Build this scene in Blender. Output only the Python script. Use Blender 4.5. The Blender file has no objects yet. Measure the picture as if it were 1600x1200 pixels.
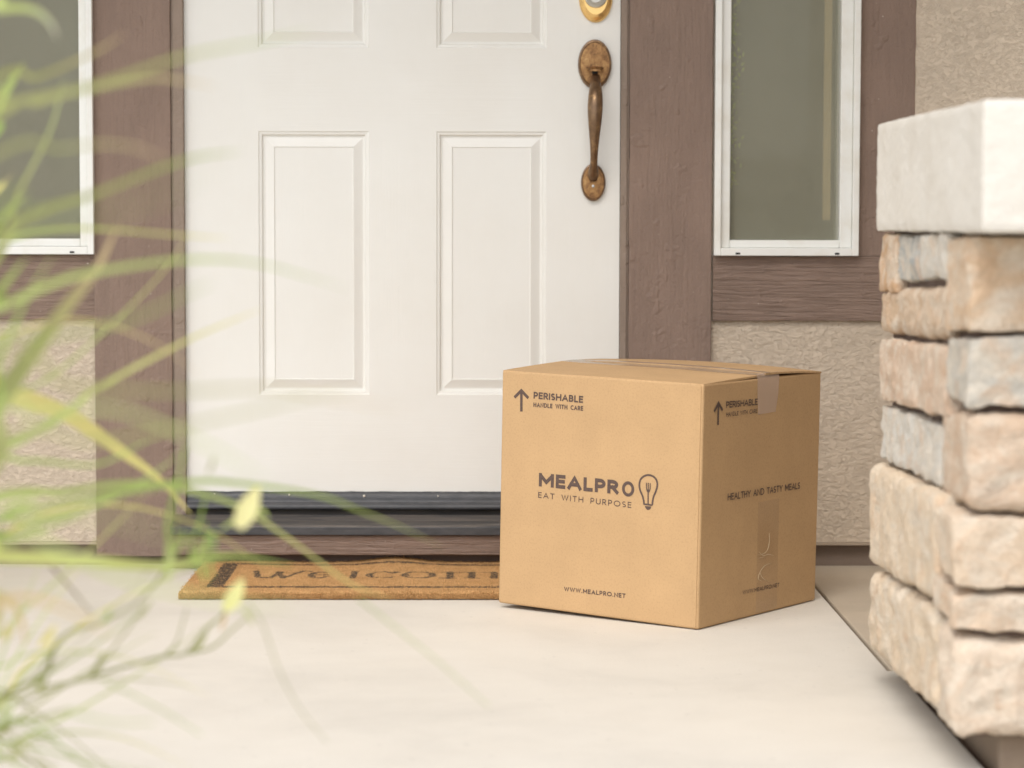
import bpy, bmesh, math, random
from math import sin, cos, pi, radians as R
from mathutils import Vector, noise
import numpy as np
random.seed(7)
S = bpy.context.scene
C = S.collection
# ---------------------------------------------------------------- camera
FPX, PITCH, YAW, ROLL = 3932.0, 0.06758, 0.00915, 0.00221
CAM = Vector((0.6397, -5.3082, 0.7458))
fw = Vector((sin(YAW)*cos(PITCH), cos(YAW)*cos(PITCH), -sin(PITCH)))
rt = Vector((cos(YAW), -sin(YAW), 0)); up = rt.cross(fw)
rt, up = rt*cos(ROLL)+up*sin(ROLL), up*cos(ROLL)-rt*sin(ROLL)
cd = bpy.data.cameras.new('camera'); cam = bpy.data.objects.new('camera', cd); C.objects.link(cam)
from mathutils import Matrix
M_ = Matrix((rt, up, -fw)).transposed().to_4x4(); M_.translation = CAM; cam.matrix_world = M_
cd.sensor_width = 36; cd.lens = FPX/1600*36; cd.clip_end = 2000; cd.clip_start = .05
cd.dof.use_dof = True; cd.dof.focus_distance = 4.75; cd.dof.aperture_fstop = 3.6; cd.dof.aperture_blades = 0
S.camera = cam
# ---------------------------------------------------------------- world, sun, exposure
SUN_EL, SUN_AZ = R(54), R(28)         # azimuth from straight behind the camera towards the left
W = bpy.data.worlds.new('World'); S.world = W; W.use_nodes = True
nt = W.node_tree; nt.nodes.clear()
sky = nt.nodes.new('ShaderNodeTexSky'); sky.sky_type = 'NISHITA'; sky.sun_disc = False
sky.sun_elevation = SUN_EL; sky.sun_rotation = pi + SUN_AZ; sky.dust_density = 2; sky.air_density = 1.0
hs = nt.nodes.new('ShaderNodeHueSaturation'); hs.inputs['Saturation'].default_value = .36
bg = nt.nodes.new('ShaderNodeBackground'); bg.inputs['Strength'].default_value = .15
wo = nt.nodes.new('ShaderNodeOutputWorld')
nt.links.new(sky.outputs[0], hs.inputs['Color']); nt.links.new(hs.outputs[0], bg.inputs[0]); nt.links.new(bg.outputs[0], wo.inputs[0])
sl = bpy.data.lights.new('sun', 'SUN'); sl.energy = 1.05; sl.angle = R(38); sl.color = (1, .935, .85)
so = bpy.data.objects.new('sun', sl); C.objects.link(so)
sd = Vector((-sin(SUN_AZ)*cos(SUN_EL), -cos(SUN_AZ)*cos(SUN_EL), sin(SUN_EL)))
so.rotation_euler = sd.to_track_quat('Z', 'Y').to_euler(); so.location = sd*20
S.view_settings.view_transform = 'Standard'; S.view_settings.look = 'None'
S.view_settings.exposure = 0.74; S.view_settings.gamma = 1

# ---------------------------------------------------------------- helpers
def at(px, py, ax, val):
    "the point of the plane [axis = val] seen at a pixel of the 1600x1200 photograph (used to measure the place)"
    d = rt*((px-800)/FPX) + up*((600-py)/FPX) + fw
    return CAM + d*((val-CAM[ax])/d[ax])
def PX(px, Y=0., py=500): return at(px, py, 1, Y).x
def PZ(py, Y=0., px=700): return at(px, py, 1, Y).z
def tag(o, label=None, cat=None, group=None, kind=None):
    for k, v in (('label', label), ('category', cat), ('group', group), ('kind', kind)):
        if v: o[k] = v
    return o
def empty(name, loc, label, cat, group=None):
    o = bpy.data.objects.new(name, None); C.objects.link(o); o.location = loc; o.empty_display_size = .1
    return tag(o, label, cat, group)
class MB:
    def __init__(s): s.v = []; s.f = []; s.m = []; s.c = None
    def quad(s, pts, m=0):
        n = len(s.v); s.v += [tuple(p) for p in pts]; s.f.append(tuple(range(n, n+len(pts)))); s.m.append(m)
    def box(s, a, b, m=0, sk=()):
        x0, y0, z0 = a; x1, y1, z1 = b; n = len(s.v)
        s.v += [(x, y, z) for z in (z0, z1) for y in (y0, y1) for x in (x0, x1)]
        for k, f in enumerate(((0, 2, 3, 1), (4, 5, 7, 6), (0, 1, 5, 4), (2, 6, 7, 3), (0, 4, 6, 2), (1, 3, 7, 5))):
            if k in sk: continue
            s.f.append(tuple(n+i for i in f)); s.m.append(m)
    def extr(s, prof, x0, x1, m=0):
        "a closed (y, z) profile drawn out along x"
        k = len(prof); n = len(s.v)
        s.v += [(x0, y, z) for y, z in prof]+[(x1, y, z) for y, z in prof]
        for i in range(k):
            j = (i+1) % k; s.f.append((n+i, n+j, n+k+j, n+k+i)); s.m.append(m)
        s.f.append(tuple(n+i for i in range(k))[::-1]); s.m.append(m)
        s.f.append(tuple(n+k+i for i in range(k))); s.m.append(m)
    def grid(s, P, m=0, wrap=False):
        "P: rows of points"
        n = len(s.v); r = len(P); c = len(P[0])
        for row in P: s.v += [tuple(p) for p in row]
        for i in range(r-1):
            for j in range(c if wrap else c-1):
                k = (j+1) % c
                s.f.append((n+i*c+j, n+i*c+k, n+(i+1)*c+k, n+(i+1)*c+j)); s.m.append(m)
    def build(s, name, mats, parent=None, smooth=False, bevel=0, origin=None, seg=2, recalc=True):
        me = bpy.data.meshes.new(name)
        O = Vector(origin) if origin is not None else Vector((0, 0, 0))
        off = O.copy()
        if parent is not None: off = Vector(parent.location) + O if origin is not None else Vector(parent.location)
        if parent is not None and parent.parent is not None: off = Vector(parent.parent.location) + Vector(parent.location)
        if origin is not None and parent is None: off = O
        me.from_pydata([tuple(Vector(v)-off) for v in s.v], [], s.f)
        for m in (mats if isinstance(mats, (list, tuple)) else [mats]): me.materials.append(m)
        me.polygons.foreach_set('material_index', s.m)
        if s.c is not None:
            at_ = me.color_attributes.new('tint', 'FLOAT_COLOR', 'POINT')
            at_.data.foreach_set('color', np.array([(*c, 1) for c in s.c], dtype=np.float32).ravel())
        me.update()
        if recalc:
            b = bmesh.new(); b.from_mesh(me); bmesh.ops.recalc_face_normals(b, faces=b.faces); b.to_mesh(me); b.free()
        if smooth: me.polygons.foreach_set('use_smooth', [True]*len(me.polygons))
        o = bpy.data.objects.new(name, me); C.objects.link(o)
        if parent is not None: o.parent = parent
        elif origin is not None: o.location = O
        if bevel:
            bv = o.modifiers.new('bevel', 'BEVEL'); bv.width = bevel; bv.segments = seg; bv.limit_method = 'ANGLE'; bv.angle_limit = R(35)
        return o

# ---------------------------------------------------------------- materials
def mat(name, col, rough=.6, metal=0, spec=.5):
    m = bpy.data.materials.new(name); m.use_nodes = True
    b = m.node_tree.nodes['Principled BSDF']
    b.inputs['Base Color'].default_value = (*col, 1); b.inputs['Roughness'].default_value = rough
    b.inputs['Metallic'].default_value = metal; b.inputs['Specular IOR Level'].default_value = spec
    return m
class NT:
    def __init__(s, m): s.m = m; s.t = m.node_tree; s.b = s.t.nodes['Principled BSDF']
    def n(s, t, **k):
        o = s.t.nodes.new('ShaderNode'+t)
        for a, v in k.items(): setattr(o, a, v)
        return o
    def l(s, a, b): s.t.links.new(a, b)
    def co(s, scale=(1, 1, 1), rot=(0, 0, 0)):
        tc = s.n('TexCoord'); mp = s.n('Mapping'); mp.inputs['Scale'].default_value = scale; mp.inputs['Rotation'].default_value = rot
        s.l(tc.outputs['Object'], mp.inputs['Vector']); return mp.outputs[0]
    def noise(s, vec, scale, detail=4, rough=.55, dist=0):
        o = s.n('TexNoise'); o.inputs['Scale'].default_value = scale; o.inputs['Detail'].default_value = detail
        o.inputs['Roughness'].default_value = rough; o.inputs['Distortion'].default_value = dist
        s.l(vec, o.inputs['Vector']); return o.outputs['Fac']
    def ramp(s, fac, stops):
        o = s.n('ValToRGB'); e = o.color_ramp.elements
        while len(e) < len(stops): e.new(.5)
        for i, (p, c) in enumerate(stops):
            e[i].position = p; e[i].color = (*c, 1) if len(c) == 3 else c
        s.l(fac, o.inputs[0]); return o.outputs[0]
    def mix(s, fac, a, b, mode='MIX'):
        o = s.n('Mix', data_type='RGBA', blend_type=mode)
        for i, v in ((0, fac), (6, a), (7, b)):
            if hasattr(v, 'node'): s.l(v, o.inputs[i])
            elif i == 0: o.inputs[0].default_value = v
            else: o.inputs[i].default_value = (*v, 1)
        return o.outputs[2]
    def math(s, op, a, b=0):
        o = s.n('Math', operation=op)
        for i, v in ((0, a), (1, b)):
            if hasattr(v, 'node'): s.l(v, o.inputs[i])
            else: o.inputs[i].default_value = v
        return o.outputs[0]
    def bump(s, h, strength, dist, prev=None):
        o = s.n('Bump'); o.inputs['Strength'].default_value = strength; o.inputs['Distance'].default_value = dist
        s.l(h, o.inputs['Height'])
        if prev is not None: s.l(prev, o.inputs['Normal'])
        return o.outputs[0]
def g(r, gg, b): return (r, gg, b)
def scl(c, k): return tuple(x*k for x in c)

def m_door(name, vert):
    m = mat(name, (.80, .775, .72), .38); n = NT(m)
    v = n.co((55, 55, 2.2) if vert else (2.2, 55, 55))
    a = n.noise(v, 2.2, 5, .65, 1.2)
    v2 = n.co((160, 160, 5) if vert else (5, 160, 160)); b = n.noise(v2, 2, 3, .6)
    h = n.math('ADD', a, n.math('MULTIPLY', b, .5))
    dirt = n.noise(n.co((1, 1, 1)), 3, 5, .6)
    n.l(n.ramp(dirt, [(.3, (.775, .755, .70)), (.65, (.81, .80, .755))]), n.b.inputs['Base Color'])
    n.l(n.bump(h, .32, .0012), n.b.inputs['Normal'])
    return m
def m_wood(name, col, vert, rough=.62, fine=1.0, chips=True):
    m = mat(name, col, rough); n = NT(m)
    v = n.co((70, 70, 5) if vert else (6, 105, 105))
    a = n.noise(v, 1.6, 4, .6, 1.0)
    c = n.noise(n.co(), 90, 6, .75)                       # lumpy paint
    pk = n.noise(n.co(), 30, 2, .5); pk = n.math('POWER', n.ramp(pk, [(.62, (0, 0, 0)), (.70, (1, 1, 1))]), 1)
    h = n.math('ADD', n.math('MULTIPLY', a, (1.0 if vert else 3.2)*fine), n.math('ADD', n.math('MULTIPLY', c, 1.6 if vert else .8), n.math('MULTIPLY', pk, .6)))
    t = n.noise(n.co((1, 1, .6)), 7, 6, .6)
    base = n.ramp(t, [(.3, scl(col, .88)), (.7, scl(col, 1.1))])
    gr = n.ramp(a, [(.25, (.70, .70, .70)), (.55, (1, 1, 1))])
    base = n.mix(.7 if not vert else .35, base, n.mix(1, base, gr, 'MULTIPLY'))
    if chips:
        sp = n.noise(n.co(), 150, 1, .5)
        f = n.ramp(sp, [(.80, (0, 0, 0)), (.82, (1, 1, 1))])
        base = n.mix(f, base, (.62, .56, .50))
    n.l(base, n.b.inputs['Base Color'])
    n.l(n.bump(h, .72, .0034), n.b.inputs['Normal'])
    return m
def m_stucco(name, col):
    m = mat(name, col, .92, spec=.2); n = NT(m)
    v = n.co((1, 1, 1.9), (0, R(-12), 0))
    a = n.noise(v, 58, 8, .60, .15); c = n.noise(v, 26, 5, .6, .2)
    sh = n.math('SMOOTH_MIN', a, .50); sh.node.inputs[2].default_value = .02   # flattened trowelled tops with pits between
    rd = n.math('ABSOLUTE', n.math('SUBTRACT', n.noise(n.co((1, 1, 2.1), (0, R(-10), 0)), 46, 6, .6, .15), .5))
    rd = n.ramp(rd, [(0, (0, 0, 0)), (.035, (1, 1, 1))])
    b = n.noise(n.co(), 240, 4, .65)
    h = n.math('ADD', n.math('MULTIPLY', sh, 3.0), n.math('ADD', n.math('MULTIPLY', rd, .20), n.math('ADD', n.math('MULTIPLY', b, .30), n.math('MULTIPLY', c, .6))))
    t = n.noise(n.co(), 9, 5, .6)
    n.l(n.ramp(t, [(.3, scl(col, .93)), (.7, scl(col, 1.06))]), n.b.inputs['Base Color'])
    n.l(n.bump(h, .70, .0062), n.b.inputs['Normal'])
    return m
def m_concrete(name, col, amp=1.0, stain=None):
    m = mat(name, col, .8, spec=.25); n = NT(m)
    a = n.noise(n.co(), 2.3, 6, .62, .4); b = n.noise(n.co(), 420, 4, .8); c = n.noise(n.co((1, 1.2, 1)), 7, 6, .65, .6)
    base = n.ramp(a, [(.3, scl(col, 1-.13*amp)), (.5, col), (.72, scl(col, 1+.07*amp))])
    base = n.mix(.13*amp, base, n.mix(1, base, n.ramp(c, [(.35, (.80, .77, .72)), (.6, (1, 1, 1))]), 'MULTIPLY'))
    base = n.mix(.35, base, n.mix(1, base, n.ramp(b, [(.32, (.70, .67, .63)), (.55, (1, 1, 1))]), 'MULTIPLY'))
    sp = n.noise(n.co(), 55, 1, .4)
    base = n.mix(n.ramp(sp, [(.73, (0, 0, 0)), (.77, (.4, .4, .4))]), base, scl(col, .72))
    n.l(base, n.b.inputs['Base Color'])
    n.l(n.bump(n.math('ADD', b, n.math('MULTIPLY', c, 1.5)), .25, .0015), n.b.inputs['Normal'])
    return m
BR = (.262, .182, .140)
M = {}
M['door_v'] = m_door('painted_door_stile', True); M['door_h'] = m_door('painted_door_rail', False)
M['brown_v'] = m_wood('brown_trim_upright', BR, True); M['brown_h'] = m_wood('brown_trim_level', BR, False)
M['jamb'] = m_wood('grey_brown_jamb', (.29, .22, .17), True, .5, .4, False)
M['stucco'] = m_stucco('tan_stucco', (.63, .53, .415))
M['slab'] = m_concrete('pale_concrete', (.665, .63, .565), .75)
M['slab2'] = m_concrete('buff_concrete', (.50, .43, .34))
M['stem'] = m_concrete('footing_concrete', (.22, .17, .135), 2.5)
M['vinyl'] = mat('white_vinyl', (.80, .80, .75), .35)
n = NT(M['vinyl']); n.l(n.ramp(n.noise(n.co(), 16, 5, .6), [(.3, (.76, .74, .67)), (.55, (.82, .82, .78))]), n.b.inputs['Base Color'])
M['black'] = mat('weep_slot', (.02, .018, .015), .8)
m = mat('black_rubber_sweep', (.05, .052, .058), .42); M['rubber'] = m; n = NT(m)
n.l(n.ramp(n.noise(n.co((1, 1, 4)), 25, 6, .7), [(.3, (.038, .04, .045)), (.75, (.085, .085, .09))]), n.b.inputs['Base Color'])
n.l(n.ramp(n.noise(n.co((3, 60, 60)), 3, 3, .6), [(.3, (.40, .40, .40)), (.7, (.5, .5, .5))]), n.b.inputs['Roughness'])
m = mat('dark_bronze_threshold', (.07, .068, .066), .45, .3); M['thresh'] = m; n = NT(m)
f = n.noise(n.co((1.2, 14, 14)), 5, 6, .7)
b_ = n.ramp(f, [(.35, (.06, .06, .062)), (.6, (.14, .12, .105)), (.8, (.2, .18, .16))])
scr = n.ramp(n.noise(n.co((6, 170, 170)), 1.2, 2, .5), [(.74, (0, 0, 0)), (.78, (1, 1, 1))])
n.l(n.mix(scr, b_, (.5, .48, .45)), n.b.inputs['Base Color'])
m = mat('aged_brass', (.42, .22, .075), .38, .85); M['brass'] = m; n = NT(m)
f = n.noise(n.co((1, 1, .8)), 75, 8, .78, .4)
n.l(n.ramp(f, [(.32, (.15, .08, .045)), (.5, (.34, .185, .08)), (.62, (.44, .26, .11)), (.72, (.80, .64, .38))]), n.b.inputs['Base Color'])
n.l(n.ramp(f, [(.3, (.6, .6, .6)), (.7, (.3, .3, .3))]), n.b.inputs['Roughness'])
n.l(n.bump(n.noise(n.co(), 220, 3), .25, .0006), n.b.inputs['Normal'])
m = mat('brown_bronze', (.17, .10, .06), .36, .7); M['bronze'] = m; n = NT(m)
n.l(n.ramp(n.noise(n.co(), 60, 5, .65), [(.3, (.14, .085, .05)), (.55, (.22, .135, .075)), (.75, (.42, .27, .13))]), n.b.inputs['Base Color'])
M['brass_rim'] = mat('tarnished_rim', (.12, .075, .05), .5, .6)
M['gold'] = mat('bright_brass', (.83, .55, .22), .25, .9)
M['nickel'] = mat('nickel_cylinder', (.55, .53, .48), .35, .9)
M['steel'] = mat('screw_steel', (.6, .6, .58), .35, .8)
M['bead'] = mat('cream_bead', (.75, .70, .6), .5)

def m_card(name, col, streak=False):
    m = mat(name, col, .72, spec=.25); n = NT(m)
    a = n.noise(n.co((1, 1, 1)), 9, 5, .6); b = n.noise(n.co((1, 1, 1)), 260, 4, .75)
    base = n.ramp(a, [(.3, scl(col, .94)), (.7, scl(col, 1.05))])
    fl = n.ramp(b, [(.30, (.80, .78, .74)), (.5, (1, 1, 1)), (.72, (1.0, 1.0, 1.0))])
    base = n.mix(.75, base, n.mix(1, base, fl, 'MULTIPLY'))
    if streak:
        s1 = n.noise(n.co((9, 260, 1)), 1.0, 3, .6)
        base = n.mix(n.ramp(s1, [(.50, (0, 0, 0)), (.60, (.45, .45, .45))]), base, (.30, .19, .11))
    n.l(base, n.b.inputs['Base Color'])
    fluting = n.n('TexWave', wave_type='BANDS', bands_direction='X'); fluting.inputs['Scale'].default_value = 38
    n.l(n.co(), fluting.inputs['Vector'])
    n.l(n.bump(n.math('ADD', n.math('MULTIPLY', b, .5), n.noise(n.co(), 5, 2)), .10, .0015), n.b.inputs['Normal'])
    return m
CARD = (.525, .342, .178)
M['card'] = m_card('kraft_cardboard', CARD); M['card_top'] = m_card('kraft_flap', CARD, True)
M['ink'] = mat('brown_ink', (.085, .052, .042), .6)
n = NT(M['ink']); n.l(n.ramp(n.noise(n.co(), 320, 3, .7), [(.3, (.07, .042, .035)), (.7, (.125, .08, .06))]), n.b.inputs['Base Color'])
def m_tape(name, col, alpha, rough, sheen=True):
    m = mat(name, col, rough, spec=.6); n = NT(m)
    tr = n.n('BsdfTransparent'); mx = n.n('MixShader'); mx.inputs[0].default_value = alpha
    out = m.node_tree.nodes['Material Output']
    n.l(tr.outputs[0], mx.inputs[1]); n.l(n.b.outputs[0], mx.inputs[2])
    gl = n.n('BsdfGlossy'); gl.inputs['Roughness'].default_value = .14; fr = n.n('LayerWeight'); fr.inputs[0].default_value = .5; fz = n.math('ADD', n.math('MULTIPLY', n.math('POWER', fr.outputs['Facing'], 5), .9), .04)
    m2 = n.n('MixShader'); n.l(n.math('MULTIPLY', fz, 1.0 if sheen else .8), m2.inputs[0]); n.l(mx.outputs[0], m2.inputs[1]); n.l(gl.outputs[0], m2.inputs[2]); n.l(m2.outputs[0], out.inputs[0])
    n.l(n.bump(n.noise(n.co((1, 1, 1)), 40, 3), .12, .001), n.b.inputs['Normal'])
    return m
M['tape'] = m_tape('clear_packing_tape', (.66, .53, .41), .34, .20)
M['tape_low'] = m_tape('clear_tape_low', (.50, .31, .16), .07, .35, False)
M['tape_end'] = m_tape('clear_tape_end', (.74, .56, .45), .45, .35, False)
M['crease_glint'] = mat('tape_crease_glint', (.68, .55, .36), .4)  # pale colour stands for the glints on the wrinkles
# coir mat
m = mat('coir', (.5, .3, .12), .95, spec=.1); M['coir'] = m; n = NT(m)
vc = n.n('VertexColor', layer_name='tint')
f = n.noise(n.co(), 420, 3, .7); f2 = n.noise(n.co(), 40, 4, .6)
b_ = n.mix(1, vc.outputs[0], n.ramp(f, [(.3, (.62, .58, .5)), (.65, (1.15, 1.12, 1.1))]), 'MULTIPLY')
b_ = n.mix(1, b_, n.ramp(f2, [(.3, (.85, .83, .8)), (.6, (1.05, 1.05, 1.05))]), 'MULTIPLY')
n.l(b_, n.b.inputs['Base Color']); n.l(n.bump(f, .8, .003), n.b.inputs['Normal'])
# stones
m = mat('stone', (.5, .4, .3), .88, spec=.25); M['stone'] = m; n = NT(m)
vc = n.n('VertexColor', layer_name='tint')
a = n.noise(n.co((1, 1, 1.5)), 12, 6, .62, 1.3); b = n.noise(n.co(), 24, 5, .6, .8); c = n.noise(n.co(), 130, 4, .7)
base = n.mix(n.ramp(a, [(.42, (0, 0, 0)), (.62, (.75, .75, .75))]), vc.outputs[0], (.75, .67, .56))
base = n.mix(n.ramp(b, [(.54, (0, 0, 0)), (.70, (.5, .5, .5))]), base, (.66, .44, .28))
base = n.mix(n.ramp(n.noise(n.co((2, 2, 2)), 9, 5, .6, .5), [(.60, (0, 0, 0)), (.75, (.35, .35, .35))]), base, (.42, .38, .33))
base = n.mix(1, base, n.ramp(c, [(.3, (.86, .85, .83)), (.6, (1.02, 1.02, 1.02))]), 'MULTIPLY')
n.l(base, n.b.inputs['Base Color'])
n.l(n.bump(n.math('ADD', n.math('MULTIPLY', c, .7), n.math('ADD', n.noise(n.co((1, 1, 1.6)), 38, 9, .72, .3), b)), .8, .008), n.b.inputs['Normal'])
M['mortar'] = m_concrete('dark_mortar', (.16, .115, .095), 1.5)
M['base'] = m_concrete('pier_footing', (.30, .23, .17), 2.0)
m = mat('cast_cap', (.70, .665, .60), .85, spec=.25); M['cap'] = m; n = NT(m)
n.l(n.ramp(n.noise(n.co(), 9, 6, .65, .5), [(.3, (.67, .63, .56)), (.65, (.74, .71, .65))]), n.b.inputs['Base Color'])
n.l(n.bump(n.noise(n.co(), 60, 5, .7), .6, .005), n.b.inputs['Normal'])
def m_leaf(name, c0, c1, tr=.38):
    m = mat(name, c0, .5, spec=.3); n = NT(m)
    vc = n.n('VertexColor', layer_name='tint')
    col = n.mix(n.ramp(n.noise(n.co((1, 1, 1)), 14, 3, .6), [(.35, (0, 0, 0)), (.65, (.25, .25, .25))]), vc.outputs[0], c1)
    n.l(col, n.b.inputs['Base Color'])
    t = n.n('BsdfTranslucent'); n.l(col, t.inputs[0]); mx = n.n('MixShader'); mx.inputs[0].default_value = tr
    out = m.node_tree.nodes['Material Output']
    n.l(n.b.outputs[0], mx.inputs[1]); n.l(t.outputs[0], mx.inputs[2]); n.l(mx.outputs[0], out.inputs[0])
    return m
M['leaf'] = m_leaf('blade_green', (.2, .3, .06), (.42, .40, .14))
M['soil'] = mat('bed_soil', (.10, .075, .05), .95)
n = NT(M['soil']); n.l(n.bump(n.noise(n.co(), 30, 6, .7), 1, .02), n.b.inputs['Normal'])

# ================================================================ the setting
b = MB(); b.quad([(-400, -400, -.16), (400, -400, -.16), (400, 400, -.16), (-400, 400, -.16)])
gm = m_concrete('distant_paving', (.40, .37, .31))
tag(b.build('ground', gm), 'wide pale ground stretching away behind the camera', kind='structure')
JX = 1.297
b = MB(); out = [(-6, -9), (JX+.010, -9), (JX+.010, -1.235), (JX-.005, -1.235), (JX-.005, .10), (-6, .10)]
b.quad([(x, y, 0) for x, y in out]); b.quad([(x, y, -.15) for x, y in out][::-1])
for (xa_, ya_), (xb_, yb_) in zip(out, out[1:]+out[:1]): b.quad([(xa_, ya_, -.15), (xb_, yb_, -.15), (xb_, yb_, 0), (xa_, ya_, 0)])
tag(b.build('porch_slab', M['slab'], bevel=.004, recalc=False), 'smooth pale concrete porch floor', kind='structure')
b = MB(); b.box((JX+.005, -1.235, -.15), (6, .10, -.002)); b.box((JX+.034, -9, -.15), (6, -1.2351, -.002))
tag(b.build('side_slab', M['slab2'], bevel=.004), 'darker concrete strip beyond the joint beside the pier', kind='structure')
b = MB(); b.box((JX-.0049, -1.235, -.14), (JX+.0049, .10, -.012)); b.box((JX+.0101, -9, -.14), (JX+.0339, -1.2352, -.016))
tag(b.build('joint_filler', M['mortar']), 'dark filler in the joint between the two slabs', kind='structure')
b = MB()
N = 26
P = [[(-1.5+1.32*i/N, -5.2+3.0*j/N, .004+.05*math.sqrt(max(0, min(i, N-i, j, N-j)/N))+.015*noise.noise((i*.6, j*.6, 3)))
      for i in range(N+1)] for j in range(N+1)]
b.grid(P)
tag(b.build('planting_bed', M['soil'], smooth=True), 'dark soil bed at the left edge of the porch', kind='structure')

# ================================================================ house
house = empty('house', (0, 0, 0), 'brown-trimmed tan stucco house front with white panel door and side windows', 'house')
CY = -.011                       # face of the flat trim boards
DY = .002                        # face of the door
xJ0, xD0, xD1, xJ1 = PX(269, CY), 0.0, .914, PX(982, CY)
xCL, xCR = PX(148, CY), PX(1111, CY)
xWR0, xWR1, xTR = PX(1114, CY), PX(1342, CY, 200), PX(1432, CY, 100)
xWL1, xWL0 = PX(147, CY, 200), PX(147, CY, 200)-(xWR1-xWR0)
xTL = xWL0-(xTR-xWR1)
zWb = PZ(398.5, CY, 700); zBb = PZ(500.5, CY, 700); zTop = 2.26
zSt = PZ(846.5, 0, 700)
# stucco wall with openings, drawn as strips round the openings
b = MB()
def wall_rect(x0, x1, z0, z1): b.box((x0, 0, z0), (x1, .14, z1))
xs0, xs1 = -4.0, 4.0
wall_rect(xs0, xWL0+.01, zSt, 2.75); wall_rect(xWL0+.01, xWL1-.01, zSt, zWb+.005); wall_rect(xWL1-.01, xJ0-.01, zSt, 2.75)
wall_rect(xJ1+.01, xWR0+.01, zSt, 2.75); wall_rect(xWR0+.01, xWR1-.01, zSt, zWb+.005); wall_rect(xWR1-.01, xs1, zSt, 2.75)
wall_rect(xWL0+.01, xWL1-.01, 2.17, 2.75); wall_rect(xWR0+.01, xWR1-.01, 2.17, 2.75); wall_rect(xJ0-.01, xJ1+.01, 2.2, 2.75)
b.build('wall', M['stucco'], house)
b = MB(); b.box((xs0, .016, -.02), (xJ0-.01, .13, zSt-.006)); b.box((xJ1+.01, .016, -.02), (xs1, .13, zSt-.006))
b.build('footing', M['stem'], house)
b = MB(); b.box((xs0, -.004, zSt-.006), (xCL-.002, .05, zSt-.0005)); b.box((xCR+.002, -.004, zSt-.006), (xs1, .05, zSt-.0005))
b.build('weep_screed', mat('painted_metal_edge', (.40, .32, .24), .6), house)
b = MB(); b.box((-4, -1.55, 2.75), (4, .14, 2.9))
b.build('unseen_porch_ceiling', mat('unseen_soffit', (.62, .56, .48), .8), house)  # ceiling out of view, added to cut the sky light from overhead
b = MB(); xa = xTR-.002; na = 40   # the wall turns towards the street beyond the right-hand trim
b.grid([[(xa+.0016*noise.noise((j*.9, 0, 0)), .02, z_), (xa+.0016*noise.noise((j*.9, 0, 0)), CY-.008, z_), (xa+.62, -.72, z_), (xa+.62, .02, z_)] for j, z_ in enumerate([zSt+(2.749-zSt)*q/90 for q in range(91)])])
b.build('angled_wall', M['stucco'], house)
b = MB(); b.box((2.35, -1.5, -.02), (2.5, -.001, 2.749))
b.build('unseen_return_wall', M['stucco'], house)  # wall out of view, added to darken the right-hand side
def board(x0, x1, z0, z1, vert, y0=CY, y1=-.0005, nm='trim_board'):
    "rough-sawn board with gently wandering edges"
    b = MB(); N = max(3, int((z1-z0 if vert else x1-x0)/.03)); r = lambda k, s: .0011*noise.noise((k*.7, s*9.1, x0*7+z0*3))
    rows = []
    for i in range(N+1):
        t = i/N
        if vert:
            z = z0+(z1-z0)*t; a, c = x0+r(i, 1)*(0 < i < N), x1+r(i, 2)*(0 < i < N)
            rows.append([(a, y1, z), (a, y0, z), (a+(c-a)*.25, y0, z), (a+(c-a)*.5, y0, z), (a+(c-a)*.75, y0, z), (c, y0, z), (c, y1, z)])
        else:
            x = x0+(x1-x0)*t; a, c = z0+r(i, 3)*(0 < i < N), z1+r(i, 4)*(0 < i < N)
            rows.append([(x, y1, a), (x, y0, a), (x, y0, (a+c)/2), (x, y0, c), (x, y1, c)])
    b.grid(rows); b.quad(rows[0]); b.quad(rows[-1])
    return b.build(nm, M['brown_v' if vert else 'brown_h'], house, bevel=.002)
zCB = PZ(868.5, CY, 200)
board(xCL, xJ0, zCB, 2.3, True, CY-.003); board(xJ1, xCR, zCB, 2.3, True, CY-.003)
board(xWR0-.001, xTR, zBb, zWb-.001, False); board(xWR1+.001, xTR, zWb, 2.2, True)
board(xTL, xWL1+.001, zBb, zWb-.001, False); board(xTL, xWL0-.001, zWb, 2.2, True)
# jambs: square stop then reveal
for (a, c, s) in ((xJ0+.0002, xD0-.0003, 1), (xJ1-.0002, xD1+.0010, -1)):
    b = MB(); lo, hi = min(a, c), max(a, c)
    b.box((lo, -.009, zCB+.05), (hi, .12, 2.2))
    e = a+s*.0045; lo, hi = min(e, c), max(e, c)
    b.box((lo, -.013, zCB+.05), (hi, -.0092, 2.2))
    b.build('jamb', M['jamb'], house, bevel=.002)
b = MB(); b.box((xD0-.003, .07, .1), (xD1+.003, .12, 2.2)); b.build('door_stop', M['black'], house)
# threshold, sill board
zs = [PZ(y, -.09, 500) for y in (822, 836, 868)]
zb0 = PZ(798, .01, 500)
b = MB(); b.extr([(.11, zb0+.004), (.012, zb0+.002), (.006, zb0-.010), (-.016, zb0-.011), (-.022, zb0-.0045), (-.05, zs[0]+.0065), (-.085, zs[0]+.0012), (-.09, zs[0]-.001), (-.09, zs[1]), (.11, zs[1])], xJ0+.002, xJ1-.002)
b.build('threshold', M['thresh'], house, bevel=.001)
b = MB(); b.box((xJ0+.0025, -.0925, zs[1]+.0003), (xJ1-.0025, -.0902, zs[0]-.0025)); b.build('threshold_lip', M['rubber'], house, bevel=.0008)
b = MB(); b.box((xJ0+.0015, -.084, zs[2]), (xJ1-.0015, .10, zs[1]-.001)); b.build('sill_board', M['brown_h'], house, bevel=.003)
b = MB(); b.box((xJ0-.01, -.045, 0.0005), (xJ1+.01, .12, zs[2]-.0005)); b.build('sill_footing', M['mortar'], house)

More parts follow.
